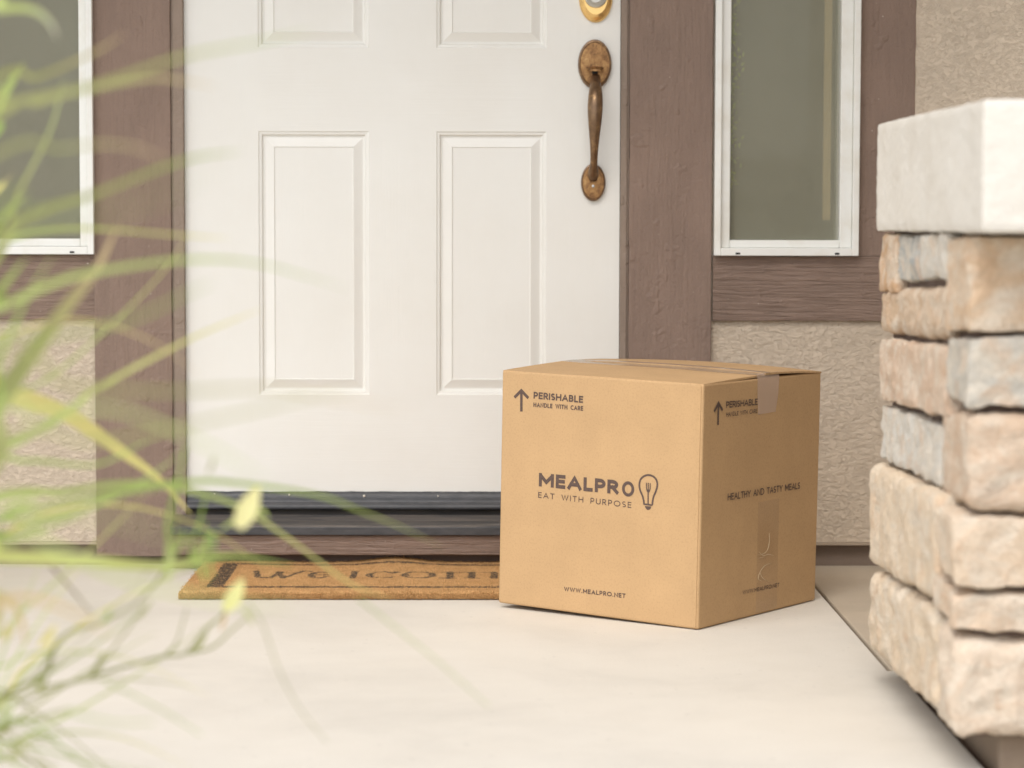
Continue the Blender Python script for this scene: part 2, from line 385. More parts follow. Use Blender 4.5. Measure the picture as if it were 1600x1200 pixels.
# ---- door leaf
def dx(px): return PX(px, DY)
def dz(py, px=700): return PZ(py, DY, px)
cols = [(dx(405), dx(577)), (dx(682), dx(853))]
rowsP = [(dz(617), dz(205.5)), (dz(75), dz(75)+.62), (dz(75)+.62+.13, dz(75)+.62+.13+.17)]
zD0, zD1 = dz(769.5), 2.19
b = MB()
PROF = [(0, 0), (.0015, .0022), (.0065, .0030), (.0095, .0085), (.0135, .0090), (.0300, .0030), (.0325, .0022), (.0340, .0042), (.0360, .0042)]
def ringpts(x0, x1, z0, z1, d, dep): return [(x0+d, DY+dep, z0+d), (x1-d, DY+dep, z0+d), (x1-d, DY+dep, z1-d), (x0+d, DY+dep, z1-d)]
for (x0, x1) in cols:
    for (z0, z1) in rowsP:
        for (d0, p0), (d1, p1) in zip(PROF, PROF[1:]):
            A, B = ringpts(x0, x1, z0, z1, d0, p0), ringpts(x0, x1, z0, z1, d1, p1)
            for i in range(4):
                j = (i+1) % 4; b.quad([A[i], A[j], B[j], B[i]], 1 if i % 2 == 0 else 0)
        b.quad(ringpts(x0, x1, z0, z1, *PROF[-1]), 0)
zc = [zD0]+[z for r_ in rowsP for z in r_]+[zD1]
xc = [xD0, cols[0][0], cols[0][1], cols[1][0], cols[1][1], xD1]
def fq(x0, x1, z0, z1, m): b.quad([(x0, DY, z0), (x1, DY, z0), (x1, DY, z1), (x0, DY, z1)], m)
fq(xc[0], xc[1], zD0, zD1, 0); fq(xc[4], xc[5], zD0, zD1, 0)
for i in range(0, len(zc), 2): fq(xc[1], xc[4], zc[i], zc[i+1], 1)
for i in range(1, len(zc)-1, 2): fq(xc[2], xc[3], zc[i], zc[i+1], 0)
x0, x1, y1 = xD0, xD1, DY+.045
b.quad([(x0, DY, zD0), (x0, DY, zD1), (x0, y1, zD1), (x0, y1, zD0)]); b.quad([(x1, DY, zD0), (x1, y1, zD0), (x1, y1, zD1), (x1, DY, zD1)])
b.quad([(x0, DY, zD0), (x0, y1, zD0), (x1, y1, zD0), (x1, DY, zD0)]); b.quad([(x0, DY, zD1), (x1, DY, zD1), (x1, y1, zD1), (x0, y1, zD1)])
b.quad([(x0, y1, zD0), (x0, y1, zD1), (x1, y1, zD1), (x1, y1, zD0)])
door = b.build('door', [M['door_v'], M['door_h']], house, recalc=False)
# sweep: wobbly cut top edge, rounded lip at its foot
zt, zl = dz(769.5), dz(795.5)
b = MB(); N = 160; rows = []
for i in range(N+1):
    x = xD0+.001+(xD1-xD0-.002)*i/N; w = .0012*noise.noise((x*30, 1, 1))+.0008*noise.noise((x*110, 4, 1))
    h = zt-zl
    rows.append([(x, DY-.0002, zt+.002+w), (x, DY-.005, zt+.0018+w), (x, DY-.0065, zl+h*.62), (x, DY-.007, zl+h*.5), (x, DY-.009, zl+h*.42), (x, DY-.016, zl+h*.30), (x, DY-.0185, zl+h*.15),
                 (x, DY-.0165, zl+.001), (x, DY-.010, zl), (x, DY+.01, zl+.0005)])
b.grid(rows); b.quad(rows[0]); b.quad(rows[-1])
b.build('door_sweep', M['rubber'], door, smooth=True)
def ball(b, c, r, n=10, sc=(1, 1, 1)):
    P = [[(c[0]+r*sc[0]*sin(pi*i/n)*cos(2*pi*j/14), c[1]+r*sc[1]*sin(pi*i/n)*sin(2*pi*j/14), c[2]+r*sc[2]*cos(pi*i/n)) for j in range(14)] for i in range(n+1)]
    b.grid(P, wrap=True)
for px, py, r in ((569, 775, .0027), (452, 773, .0020), (684.5, 775, .0016), (335, 772, .0017)):
    b = MB(); p = at(px, py, 1, DY-.006); ball(b, p, r); b.build('screw_head', M['bead'], door, smooth=True)

# ---- handle set
def oval_plate(name, cx, cz, rx, rz, mats, prof, sup=2.0):
    "prof: list of (scale, standoff, mat)"
    b = MB(); n = 40; R_ = []
    for (s_, st, mi) in prof:
        R_.append([(cx+rx*s_*cos(2*pi*j/n), DY-st, cz+rz*s_*sin(2*pi*j/n)) for j in range(n)])
    for k in range(len(R_)-1):
        b.grid([R_[k], R_[k+1]], prof[k][2], wrap=True)
    b.quad(R_[-1], prof[-1][2])
    return b.build(name, mats, door, smooth=True, recalc=True)
SC = 5.33/FPX
def cc(px, py): p = at(px, py, 1, DY-.01); return p.x, p.z
cx, cz = cc(929.5, 100)
PR = [(1, .0002, 1), (1, .006, 1), (.965, .0105, 1), (.90, .0115, 1), (.86, .0100, 0), (.60, .0106, 0), (.3, .011, 0)]
oval_plate('handle_plate', cx, cz, 26*SC, 38*SC, [M['brass'], M['bronze']], PR)
cx2, cz2 = cc(927, 285)
oval_plate('handle_plate', cx2, cz2, 19*SC, 29*SC, [M['brass'], M['bronze']], PR)
cx3, cz3 = cc(931, -4)
oval_plate('deadbolt', cx3, cz3, 26*SC, 38*SC, [M['gold'], M['gold']], [(1, .0002, 0), (1, .004, 0), (.93, .009, 0), (.80, .013, 0), (.70, .015, 0), (.66, .0150, 0)])
b = MB(); n = 36; rr = 15.5*SC
for (r0, y0), (r1, y1_) in zip([(1.15, .014), (1.12, .021), (.98, .022), (.90, .020), (.80, .021), (.72, .0195), (.62, .0205)], [(1.12, .021), (.98, .022), (.90, .020), (.80, .021), (.72, .0195), (.62, .0205), (.0, .0205)]):
    b.grid([[(cx3+rr*r_*cos(2*pi*j/n), DY-y_, cz3+.002+rr*r_*sin(2*pi*j/n)) for j in range(n)] for r_, y_ in ((r0, y0), (r1, y1_))], wrap=True)
b.build('key_cylinder', M['nickel'], door, smooth=True)
def tube(b, pts, rad, n=16, m=0, flat=1.0):
    rows = []
    for i, p in enumerate(pts):
        p = Vector(p); q0 = Vector(pts[max(0, i-1)]); q1 = Vector(pts[min(len(pts)-1, i+1)]); t = (q1-q0).normalized()
        u = t.cross(Vector((0, 1, .01))); u = Vector((1, 0, 0)) if u.length < .3 else u.normalized(); v = t.cross(u).normalized()
        rows.append([p+u*(rad[i]*cos(2*pi*j/n))+v*(rad[i]*flat*sin(2*pi*j/n)) for j in range(n)])
    b.grid(rows, m, wrap=True); b.quad(rows[0], m); b.quad(rows[-1], m)
def spl(P, n):
    "catmull-rom through the rows of P"
    P = [list(map(float, p)) for p in P]; P = [[2*a-c for a, c in zip(P[0], P[1])]]+P+[[2*a-c for a, c in zip(P[-1], P[-2])]]
    out = []
    for k in range(1, len(P)-2):
        for i in range(n):
            t = i/n
            out.append([.5*(2*p1+(p2-p0)*t+(2*p0-5*p1+4*p2-p3)*t*t+(3*p1-3*p2+p3-p0)*t**3) for p0, p1, p2, p3 in zip(P[k-1], P[k], P[k+1], P[k+2])])
    out.append(P[-2]); return out
# grip: (px, py, standoff, radius px)
gp = [(930.5, 122, .010, 8), (930.5, 130, .026, 8.5), (930.5, 140, .040, 10.2), (930.5, 152, .049, 11.6), (930, 168, .055, 12.0), (929.5, 188, .058, 10.8), (929, 210, .057, 8.6), (928.5, 232, .052, 6.6), (928, 250, .043, 5.9), (927.5, 260, .034, 6.6), (927, 268, .025, 8.2), (926.8, 274, .018, 8.4), (926.8, 279, .011, 7)]
sp = spl(gp, 5); pts = []; rad = []
for (x, y, st, r_) in sp:
    p = at(x, y, 1, DY-st); pts.append(p); rad.append(r_*SC*.97)
b = MB(); tube(b, pts, rad, 20, 0)
for yy, ex in ((262, 1.12), (131, 1.1)): pass
b.build('handle_grip', M['bronze'], door, smooth=True)
# thumb latch: curved tongue over a dark keyhole-like notch
b = MB(); p0 = Vector((cx, DY, cz-12*SC))
rows = []
for i in range(9):
    t = i/8; y = DY-.010-.024*t; z = p0.z+4.5*SC+.005*sin(t*pi*.9)-.004*t*t; w = (8+6*sin(pi*min(1, t*.75+.15)))*SC
    rows.append([(cx-w, y, z-.002), (cx-w*.5, y, z), (cx, y, z+.0008), (cx+w*.5, y, z), (cx+w, y, z-.002), (cx+w*.5, y, z-.0032), (cx, y, z-.0036), (cx-w*.5, y, z-.0032)])
b.grid(rows, wrap=True); b.quad(rows[0]); b.quad(rows[-1])
b.build('thumb_latch', M['brass'], door, smooth=True)
b = MB(); n = 14
b.grid([[(cx+4.8*SC*s_*cos(2*pi*j/n), DY-st, p0.z-1*SC+4.6*SC*s_*sin(2*pi*j/n)) for j in range(n)] for s_, st in ((1, .0108), (.9, .0122), (0, .0122))], wrap=True)
b.build('latch_hole', M['black'], door)
b = MB(); px_, pz_ = cc(927, 291); ball(b, (px_, DY-.0115, pz_), .0034, sc=(1, .45, 1)); b.build('screw_head', M['steel'], door, smooth=True)

# ---- windows
m = mat('insect_screen', (.20, .19, .14), .75, spec=.3); M['screen'] = m; n = NT(m)
w1 = n.n('TexWave', wave_type='BANDS', bands_direction='Z'); w1.inputs['Scale'].default_value = 150; n.l(n.co(), w1.inputs['Vector'])
w2 = n.n('TexWave', wave_type='BANDS', bands_direction='X'); w2.inputs['Scale'].default_value = 150; n.l(n.co(), w2.inputs['Vector'])
wv = n.math('MAXIMUM', w1.outputs['Fac'], w2.outputs['Fac'])
dirt = n.noise(n.co((1, 1, 1)), 6, 5, .6)
n.l(n.mix(.6, n.ramp(dirt, [(.3, (.36, .35, .25)), (.7, (.50, .48, .36))]), n.ramp(wv, [(0, (.33, .32, .23)), (1, (.58, .56, .43))])), n.b.inputs['Base Color'])
tr = n.n('BsdfTransparent'); mx = n.n('MixShader'); mx.inputs[0].default_value = .42
n.l(tr.outputs[0], mx.inputs[1]); n.l(n.b.outputs[0], mx.inputs[2]); n.l(mx.outputs[0], m.node_tree.nodes['Material Output'].inputs[0])
m = mat('window_glass', (.9, .93, .9), .03); M['glass'] = m; n = NT(m)
tr = n.n('BsdfTransparent'); tr.inputs[0].default_value = (.95, .97, .94, 1); gl = n.n('BsdfGlossy'); gl.inputs['Roughness'].default_value = .02
fr = n.n('Fresnel'); fr.inputs[0].default_value = 1.5
mx = n.n('MixShader'); n.l(n.math('MULTIPLY', fr.outputs[0], .7), mx.inputs[0]); n.l(tr.outputs[0], mx.inputs[1]); n.l(gl.outputs[0], mx.inputs[2]); n.l(mx.outputs[0], m.node_tree.nodes['Material Output'].inputs[0])
M['room'] = mat("room_wall", (.36, .33, .24), .9); M['reflected'] = mat('tan_reflection', (.66, .46, .24), .6)  # the tan imitates a strip reflected in the glass
def frame_ring(b, x0, x1, z0, z1, wl, wr, wb, wt, y0, y1, m=0):
    b.box((x0, y0, z0), (x0+wl, y1, z1), m); b.box((x1-wr, y0, z0), (x1, y1, z1), m)
    b.box((x0+wl, y0, z0), (x1-wr, y1, z0+wb), m); b.box((x0+wl, y0, z1-wt), (x1-wr, y1, z1), m)
p = SC
def window(x0, x1, wl, wr, reflected):
    z0, z1 = zWb, 2.16
    b = MB(); frame_ring(b, x0, x1, z0, z1, 10*p, 10*p, 12*p, .02, -.030, .09)
    f_ = b.build('window', M['vinyl'], house, bevel=.0015)
    b = MB(); frame_ring(b, x0+10.15*p, x1-10.15*p, z0+12.1*p, z1-.021, wl*p, wr*p, 12*p, .02, -.018, .07)
    sash = b.build('window_sash', M['vinyl'], f_, bevel=.002)
    gx0, gx1, gz0 = x0+(10.6+wl)*p, x1-(10.6+wr)*p, z0+24.4*p
    b = MB(); b.quad([(gx0+.0003, .001, gz0), (gx1-.0003, .001, gz0), (gx1-.0003, .001, z1-.045), (gx0+.0003, .001, z1-.045)]); b.build('insect_screen', M['screen'], f_, recalc=False)
    b = MB(); b.box((gx0+.0003, .035, gz0), (gx1-.0003, .039, z1-.045)); b.build('pane', M['glass'], f_)
    for px_ in (x0+33*p, x1-37*p):
        b = MB(); b.box((px_, -.0306, z0+2*p), (px_+7*p, -.0298, z0+5*p)); b.build('weep_slot', M['black'], f_)
    # a shallow room behind the glass
    b = MB(); a0, a1 = x0-.25, x1+.25
    b.box((a0, .1405, .05), (a1, .9, 2.6), 0, sk=(2,))
    b.build('room_wall', M['room'], f_)
    if reflected:
        b = MB(); b.box((gx1-.027, .042, zWb+.075), (gx1-.011, .055, 2.1)); b.build('reflection_strip', M['reflected'], f_)  # upright tan strip standing in for a reflection in the pane
        # leaf shapes inside the glass, standing in for reflected foliage
        b = MB(); rs = random.Random(3)
        for k in range(420):
            z = .80+1.3*rs.random(); x = gx0+.002+abs(rs.gauss(0, .011)); y = .045+.012*rs.random(); s_ = .003+.004*rs.random(); a = rs.random()*6.3
            b.quad([(x-s_*cos(a), y, z-s_*sin(a)), (x+s_*.4*sin(a), y-.004, z-s_*.4*cos(a)), (x+s_*cos(a), y, z+s_*sin(a)), (x-s_*.4*sin(a), y+.004, z+s_*.4*cos(a))])
        b.build('leaves', mat('green_reflection', (.62, .72, .12), .5), f_)  # green of the reflected foliage, put on leaf-shaped bits
    return f_
window(xWR0, xWR1, 14.5, 19, True); window(xWL0, xWL1, 14, 12, False)

# ================================================================ coir door mat
MX0 = .0398; MW, MD, MY0 = .845, .43, -.478
def seg_d(px, py, a, c):
    ax, ay = a; bx, by = c; d2 = (bx-ax)**2+(by-ay)**2; t = max(0, min(1, ((px-ax)*(bx-ax)+(py-ay)*(by-ay))/d2))
    return math.hypot(px-ax-t*(bx-ax), py-ay-t*(by-ay))
def arc(cx, cy, rx, ry, a0, a1, n=10): return [(cx+rx*cos(R(a0+(a1-a0)*i/n)), cy+ry*sin(R(a0+(a1-a0)*i/n))) for i in range(n+1)]
LET = []       # the word, as thick strokes in mat coordinates: x along, y away from the camera
def mx_(px): return (at(px, 900, 2, .017).x-MX0)
yb, yt = .180, .262     # baseline, x-height
def stroke(pts, w): LET.append((pts, w))
def upright(x, y0=yb, y1=yt, w=.0085): stroke([(x, y0), (x, y1)], w)
# W
ym = (yb+yt)/2; rh = (yt-yb)/2
stroke([(mx_(396), yt+.01), (mx_(404), yb+.01), (mx_(424), yb)], .0062); stroke([(mx_(424), yb), (mx_(436), yt)], .006)
stroke([(mx_(430), yt), (mx_(444), yb)], .0062); stroke([(mx_(444), yb), (mx_(470), yt+.015), (mx_(482), yt+.015)], .0045)
# e, c, o
for xa, xb_ in ((484, 514),):
    c_, r_ = (mx_(xa)+mx_(xb_))/2, (mx_(xb_)-mx_(xa))/2
    stroke(arc(c_, ym, r_, rh, 60, 330), .0055); stroke(arc(c_-r_*.15, ym, r_*.8, rh*.7, 130, 230), .0065); stroke([(c_-r_, ym), (c_+r_*.8, ym)], .004)
upright(mx_(552), yb, yt+.01, .0068)
c_, r_ = mx_(597), mx_(619)-mx_(597)
stroke(arc(c_, ym, r_, rh, 40, 320, 14), .0042); stroke(arc(c_-r_*.1, ym, r_*.85, rh*.6, 150, 210, 4), .008); stroke([(c_+r_*.75, yt-.015), (c_+r_*.95, yt-.005)], .009)
c_, r_ = mx_(654), mx_(679)-mx_(654)
stroke(arc(c_, ym, r_, rh, 0, 360, 20), .0042); stroke(arc(c_, ym, r_*.9, rh*.6, 150, 210, 4), .0075); stroke(arc(c_, ym, r_*.9, rh*.6, -30, 30, 4), .0075)
for xx in (703, 737, 772): upright(mx_(xx), yb, yt, .0078)
for x0_, x1_ in ((690, 737), (720, 772)): stroke([(mx_(x0_), yt), (mx_(x1_), yt)], .0035)
stroke([(mx_(688), yb), (mx_(712), yb)], .0035); stroke([(mx_(726), yb), (mx_(748), yb)], .0035)
c_, r_ = mx_(808), mx_(824)-mx_(808)
stroke(arc(c_, ym, r_, rh, 60, 330), .0055); stroke(arc(c_-r_*.15, ym, r_*.8, rh*.7, 130, 230), .0065); stroke([(c_-r_, ym), (c_+r_*.8, ym)], .004)
LB = []
for pts_, w in LET:
    xs = [q[0] for q in pts_]; LB.append((min(xs)-w-.004, max(xs)+w+.004, pts_, w))
def matmask(x, y):
    j = .0022*noise.noise((x*180, y*180, 2))+.0012*noise.noise((x*500, y*500, 5))
    e = j
    inx = .048+e < x < MW-.048+e; iny = .047+e < y < MD-.047+e
    if inx and iny:
        if x < .080+e or x > MW-.080+e or y < .066+e or y > MD-.066+e: return 1
    for a, c, pts_, w in LB:
        if a < x < c:
            for i in range(len(pts_)-1):
                if seg_d(x, y, pts_[i], pts_[i+1]) < w+j: return 1
    return 0
def mat_h(x, y):
    h = .0165+.0010*noise.noise((x*60, y*60, 0))
    t = max(0, (y-.22)/(MD-.22))
    xc_ = mx_(612); h += t*t*.0085*math.exp(-((x-xc_)/.055)**2)+t*.0015*sin(x*19)
    return h
COIR, INK = (.58, .355, .165), (.125, .095, .07)
b = MB(); nx, ny = 300, 140; b.c = []
rows = []
for j in range(ny+1):
    y = MD*j/ny; row = []
    for i in range(nx+1):
        x = MW*i/nx; ex = min(x, MW-x, y, MD-y); z = mat_h(x, y)-(.004*(1-min(1, ex/.006))**2)
        row.append((MX0+x, MY0+y, z)); b.c.append(INK if matmask(x, y) and random.random() < .88 else COIR)
    rows.append(row)
b.grid(rows)
def edge(seq):
    n0 = len(b.v); k = len(seq)
    for (x, y, z) in seq: b.v += [(x, y, z), (x, y, .002)]; b.c += [COIR, scl(COIR, .8)]
    for i in range(k-1): b.f.append((n0+2*i, n0+2*i+1, n0+2*i+3, n0+2*i+2)); b.m.append(0)
edge(rows[0]); edge([r_[0] for r_ in rows]); edge([r_[-1] for r_ in rows]); edge(rows[-1])
# short fibres standing up from the pile and along the front edge
rs = random.Random(5)
for k in range(26000):
    fe = k % 4 == 0
    x = MW*rs.random(); y = (rs.random()*.006 if fe else MD*rs.random()); z = mat_h(x, y)*(rs.random()*.95 if fe else 1)-.0012
    L = (.0035+.003*rs.random())*(1.6 if fe else 1); a = rs.random()*6.28; t_ = rs.random()*.9
    d = Vector((cos(a)*t_, sin(a)*t_-(1.0 if fe else 0), 1.0 if not fe else -.2+.9*rs.random())).normalized()*L; w = .0007 if fe else .0004
    c = INK if (not fe and matmask(x, y) and rs.random() < .9) else scl(COIR, .55+.95*rs.random())
    P0 = Vector((MX0+x, MY0+y, z)); s_ = Vector((cos(a+1.57), sin(a+1.57), 0))*w
    n0 = len(b.v); b.v += [tuple(P0-s_), tuple(P0+s_), tuple(P0+d)]; b.f.append((n0, n0+1, n0+2)); b.m.append(0); b.c += [c, c, scl(c, 1.15)]
o = b.build('doormat', M['coir'], origin=(MX0+MW/2, MY0+MD/2, 0), recalc=False)
tag(o, 'tan coir doormat with black border and the word Welcome, lying before the white door', 'doormat')

# ================================================================ cardboard box
BN = Vector((1.01566, -.83355, 0)); TH, LIFT, BW1, BW2, BH = .63048, .00822, .44324, .43443, .44668
e1 = Vector((-cos(TH), sin(TH), 0)); e2 = Vector((sin(TH), cos(TH), 0))
tl = math.atan(LIFT/BW1); e1 = e1*cos(tl)+Vector((0, 0, sin(tl))); e3 = e1.cross(e2); e3 = e3 if e3.z > 0 else -e3
BN = BN + Vector((0, 0, .001))
carton = empty('cardboard_box', (0, 0, 0), 'square brown cardboard carton printed MEALPRO, resting half on the doormat', 'box')
carton.matrix_world = Matrix((-e1, e2, e3)).transposed().to_4x4()    # x: along the front face to the right, y: inward along the right face, z: up
carton.location = BN + e1*BW1                                       # the left bottom corner of the front face
def BX(b, name, mats, **k):
    k.setdefault('smooth', False)
    s_ = k.pop('bevel', 0); sg = k.pop('seg', 2)
    me = MB.build(b, name, mats, None, **k); me.parent = carton
    if s_:
        bv = me.modifiers.new('bevel', 'BEVEL'); bv.width = s_; bv.segments = sg; bv.limit_method = 'ANGLE'; bv.angle_limit = R(35)
    return me
# body: open-topped carton walls, gently bowed sides
bm = MB(); T = .005; Ht = BH-.004
def bowed(x, y, z):
    u, v, w = x/BW1, y/BW2, z/BH
    return (x, y, z)
bm.box((0, 0, 0), (BW1, BW2, Ht), 0)
BX(bm, 'body', M['card'], bevel=.0042, seg=3)
b = MB(); b.box((BW1-.0125, -.0014, .003), (BW1-.0045, .002, Ht-.003)); BX(b, 'glue_tab', M['card'], bevel=.0005)
# four flaps on top: two long ones meeting at the seam, one short one showing as a thin edge at the right
def flap(x0, x1, y0, y1, zf, name='top_flap', mt='card'):
    b = MB(); n = 24; k = 12; top = []; bot = []
    for j in range(k+1):
        rt_, rb = [], []
        for i in range(n+1):
            x = x0+(x1-x0)*i/n; y = y0+(y1-y0)*j/k; z = zf(x/BW1, y/BW2)
            rt_.append((x, y, z+.0036)); rb.append((x, y, z))
        top.append(rt_); bot.append(rb)
    b.grid(top); b.grid(bot)
    for A, B in ((top[0], bot[0]), (top[-1], bot[-1]), ([r_[0] for r_ in top], [r_[0] for r_ in bot]), ([r_[-1] for r_ in top], [r_[-1] for r_ in bot])): b.grid([A, B])
    o = BX(b, name, M[mt]); 
    return o
ys = BW2*.5
def zfront(u, v): return Ht-.0042+.0095*min(1, (v/.5))**.8*(1-.25*u) - .0005*sin(u*9)
def zback(u, v):
    t = (1-v)/.5; return Ht-.0035+.0085*sin(min(1, t)*pi*.5+.1) + .0055*(1-abs(2*u-1)**2)*(1-t*.3)
flap(.001, BW1-.0015, .0022, ys-.002, zfront)
flap(.001, BW1+.0005, ys+.002, BW2-.0005, zback, mt='card_top')
# tape along the seam and down the right-hand face
TW = .026
b = MB(); n = 20
b.grid([[(BW1*i/n+.0006, ys+s_*TW, (zfront(i/n, .5-.06*(s_ < 0)) if s_ <= 0 else zback(i/n, .5+.06))+.0042+(.0004 if s_ == 0 else 0)) for i in range(n+1)] for s_ in (-1, -.3, .3, 1)])
BX(b, 'packing_tape', M['tape'], smooth=True)
carton_inv = None
def face_front(px, py):
    d = rt*((px-800)/FPX)+up*((600-py)/FPX)+fw; O = carton.location; nrm = e2
    P = CAM+d*((O-CAM).dot(nrm)/d.dot(nrm)); q = P-O; return q.dot(-e1), q.dot(e3)
def face_right(px, py):
    d = rt*((px-800)/FPX)+up*((600-py)/FPX)+fw; O = BN; nrm = e1
    P = CAM+d*((O-CAM).dot(nrm)/d.dot(nrm)); q = P-O; return q.dot(e2), q.dot(e3)
def right_strip(name, pxs, mt, off=.0007, m=6):
    q = [face_right(*p_) for p_ in pxs]; b = MB()
    b.quad([(BW1+off, y, z) for y, z in q]); return BX(b, name, mt, recalc=False)
(yA, _), (yB, zB) = face_right(1183.5, 648), face_right(1213, 643)
yT0 = face_right(1183, 600)[0]; yT1 = face_right(1217, 600)[0]
b = MB(); b.grid([[(BW1-.002, yT0, Ht+.009), (BW1+.0008, yT0, Ht-.0015), (BW1+.0009, yT0+.001, (Ht+zB)/2), (BW1+.0008, yA+.001, face_right(1183.5, 648)[1])],
                  [(BW1-.002, yT1, Ht+.009), (BW1+.0008, yT1, Ht-.0015), (BW1+.0009, yT1-.003, (Ht+zB)/2), (BW1+.0008, yB-.004, zB)]])
BX(b, 'packing_tape', M['tape_end'], smooth=True)
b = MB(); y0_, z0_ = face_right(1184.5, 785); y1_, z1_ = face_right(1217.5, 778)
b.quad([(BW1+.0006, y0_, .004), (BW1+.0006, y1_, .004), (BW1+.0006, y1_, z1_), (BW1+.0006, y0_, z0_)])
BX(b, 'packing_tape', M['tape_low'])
# wrinkles in the lower tape, coloured pale as painted glints
b = MB()
for L in ([(1201, 833), (1201.5, 845), (1198, 860), (1190, 866), (1184, 867)], [(1185, 862), (1192, 868), (1200, 866), (1208, 868)], [(1203, 880), (1194, 884), (1187, 893), (1184, 904), (1190, 908)], [(1187, 895), (1191, 903), (1200, 909)], [(1184, 872), (1194, 870)]):
    q = spl(L, 5); rows = []
    for i, (x, y) in enumerate(q):
        Y_, Z_ = face_right(x, y); t = i/(len(q)-1); w = .0007*sin(pi*t)+.0001
        rows.append([(BW1+.0009, Y_-w*.6, Z_-w*.6), (BW1+.0017, Y_, Z_), (BW1+.0009, Y_+w*.6, Z_+w*.6)])
    b.grid(rows)
BX(b, 'tape_crease_glint', M['crease_glint'], smooth=True)

# ---- lettering: every glyph is drawn as strokes of even weight
def sem(x, y0, y1, rx, top=True): # right-hand bowl from (x, y1) to (x, y0)
    return [(0, y1)]+arc(x, (y0+y1)/2, rx, (y1-y0)/2, 90, -90, 12)+[(0, y0)]
GL = {
 'A': (.78, [[(0, 0), (.39, 1), (.78, 0)], [(.15, .33), (.63, .33)]]),
 'B': (.55, [[(0, 0), (0, 1)], sem(.28, .53, 1, .23), sem(.28, 0, .53, .27)]),
 'C': (.72, [arc(.5, .5, .5, .5, 52, 308, 18)]),
 'D': (.74, [[(0, 0), (0, 1)], sem(.26, 0, 1, .48)]),
 'E': (.48, [[(.48, 1), (0, 1), (0, 0), (.48, 0)], [(0, .52), (.44, .52)]]),
 'H': (.68, [[(0, 0), (0, 1)], [(.68, 0), (.68, 1)], [(0, .52), (.68, .52)]]),
 'I': (.0, [[(0, 0), (0, 1)]]),
 'L': (.44, [[(0, 1), (0, 0), (.44, 0)]]),
 'M': (.86, [[(0, 0), (0, 1)], [(.86, 0), (.86, 1)], [(0, .97), (.43, .30), (.86, .97)]]),
 'N': (.72, [[(0, 0), (0, 1), (.72, 0), (.72, 1)]]),
 'O': (.98, [arc(.49, .5, .49, .5, 90, 450, 28)]),
 'P': (.52, [[(0, 0), (0, 1)], sem(.26, .42, 1, .27)]),
 'R': (.56, [[(0, 0), (0, 1)], sem(.26, .46, 1, .27), [(.24, .46), (.56, 0)]]),
 'S': (.50, [arc(.25, .74, .235, .26, 35, 270, 12)+arc(.25, .24, .25, .24, 90, -145, 12)[1:]]),
 'T': (.60, [[(0, 1), (.60, 1)], [(.30, 0), (.30, 1)]]),
 'U': (.64, [[(0, 1), (0, .32)]+arc(.32, .32, .32, .32, 180, 360, 12)+[(.64, 1)]]),
 'W': (1.06, [[(0, 1), (.27, 0), (.53, 1), (.79, 0), (1.06, 1)]]),
 'Y': (.68, [[(0, 1), (.34, .45), (.68, 1)], [(.34, .45), (.34, 0)]]),
 '.': (.02, [[(0, 0), (.02, 0)]]),
}
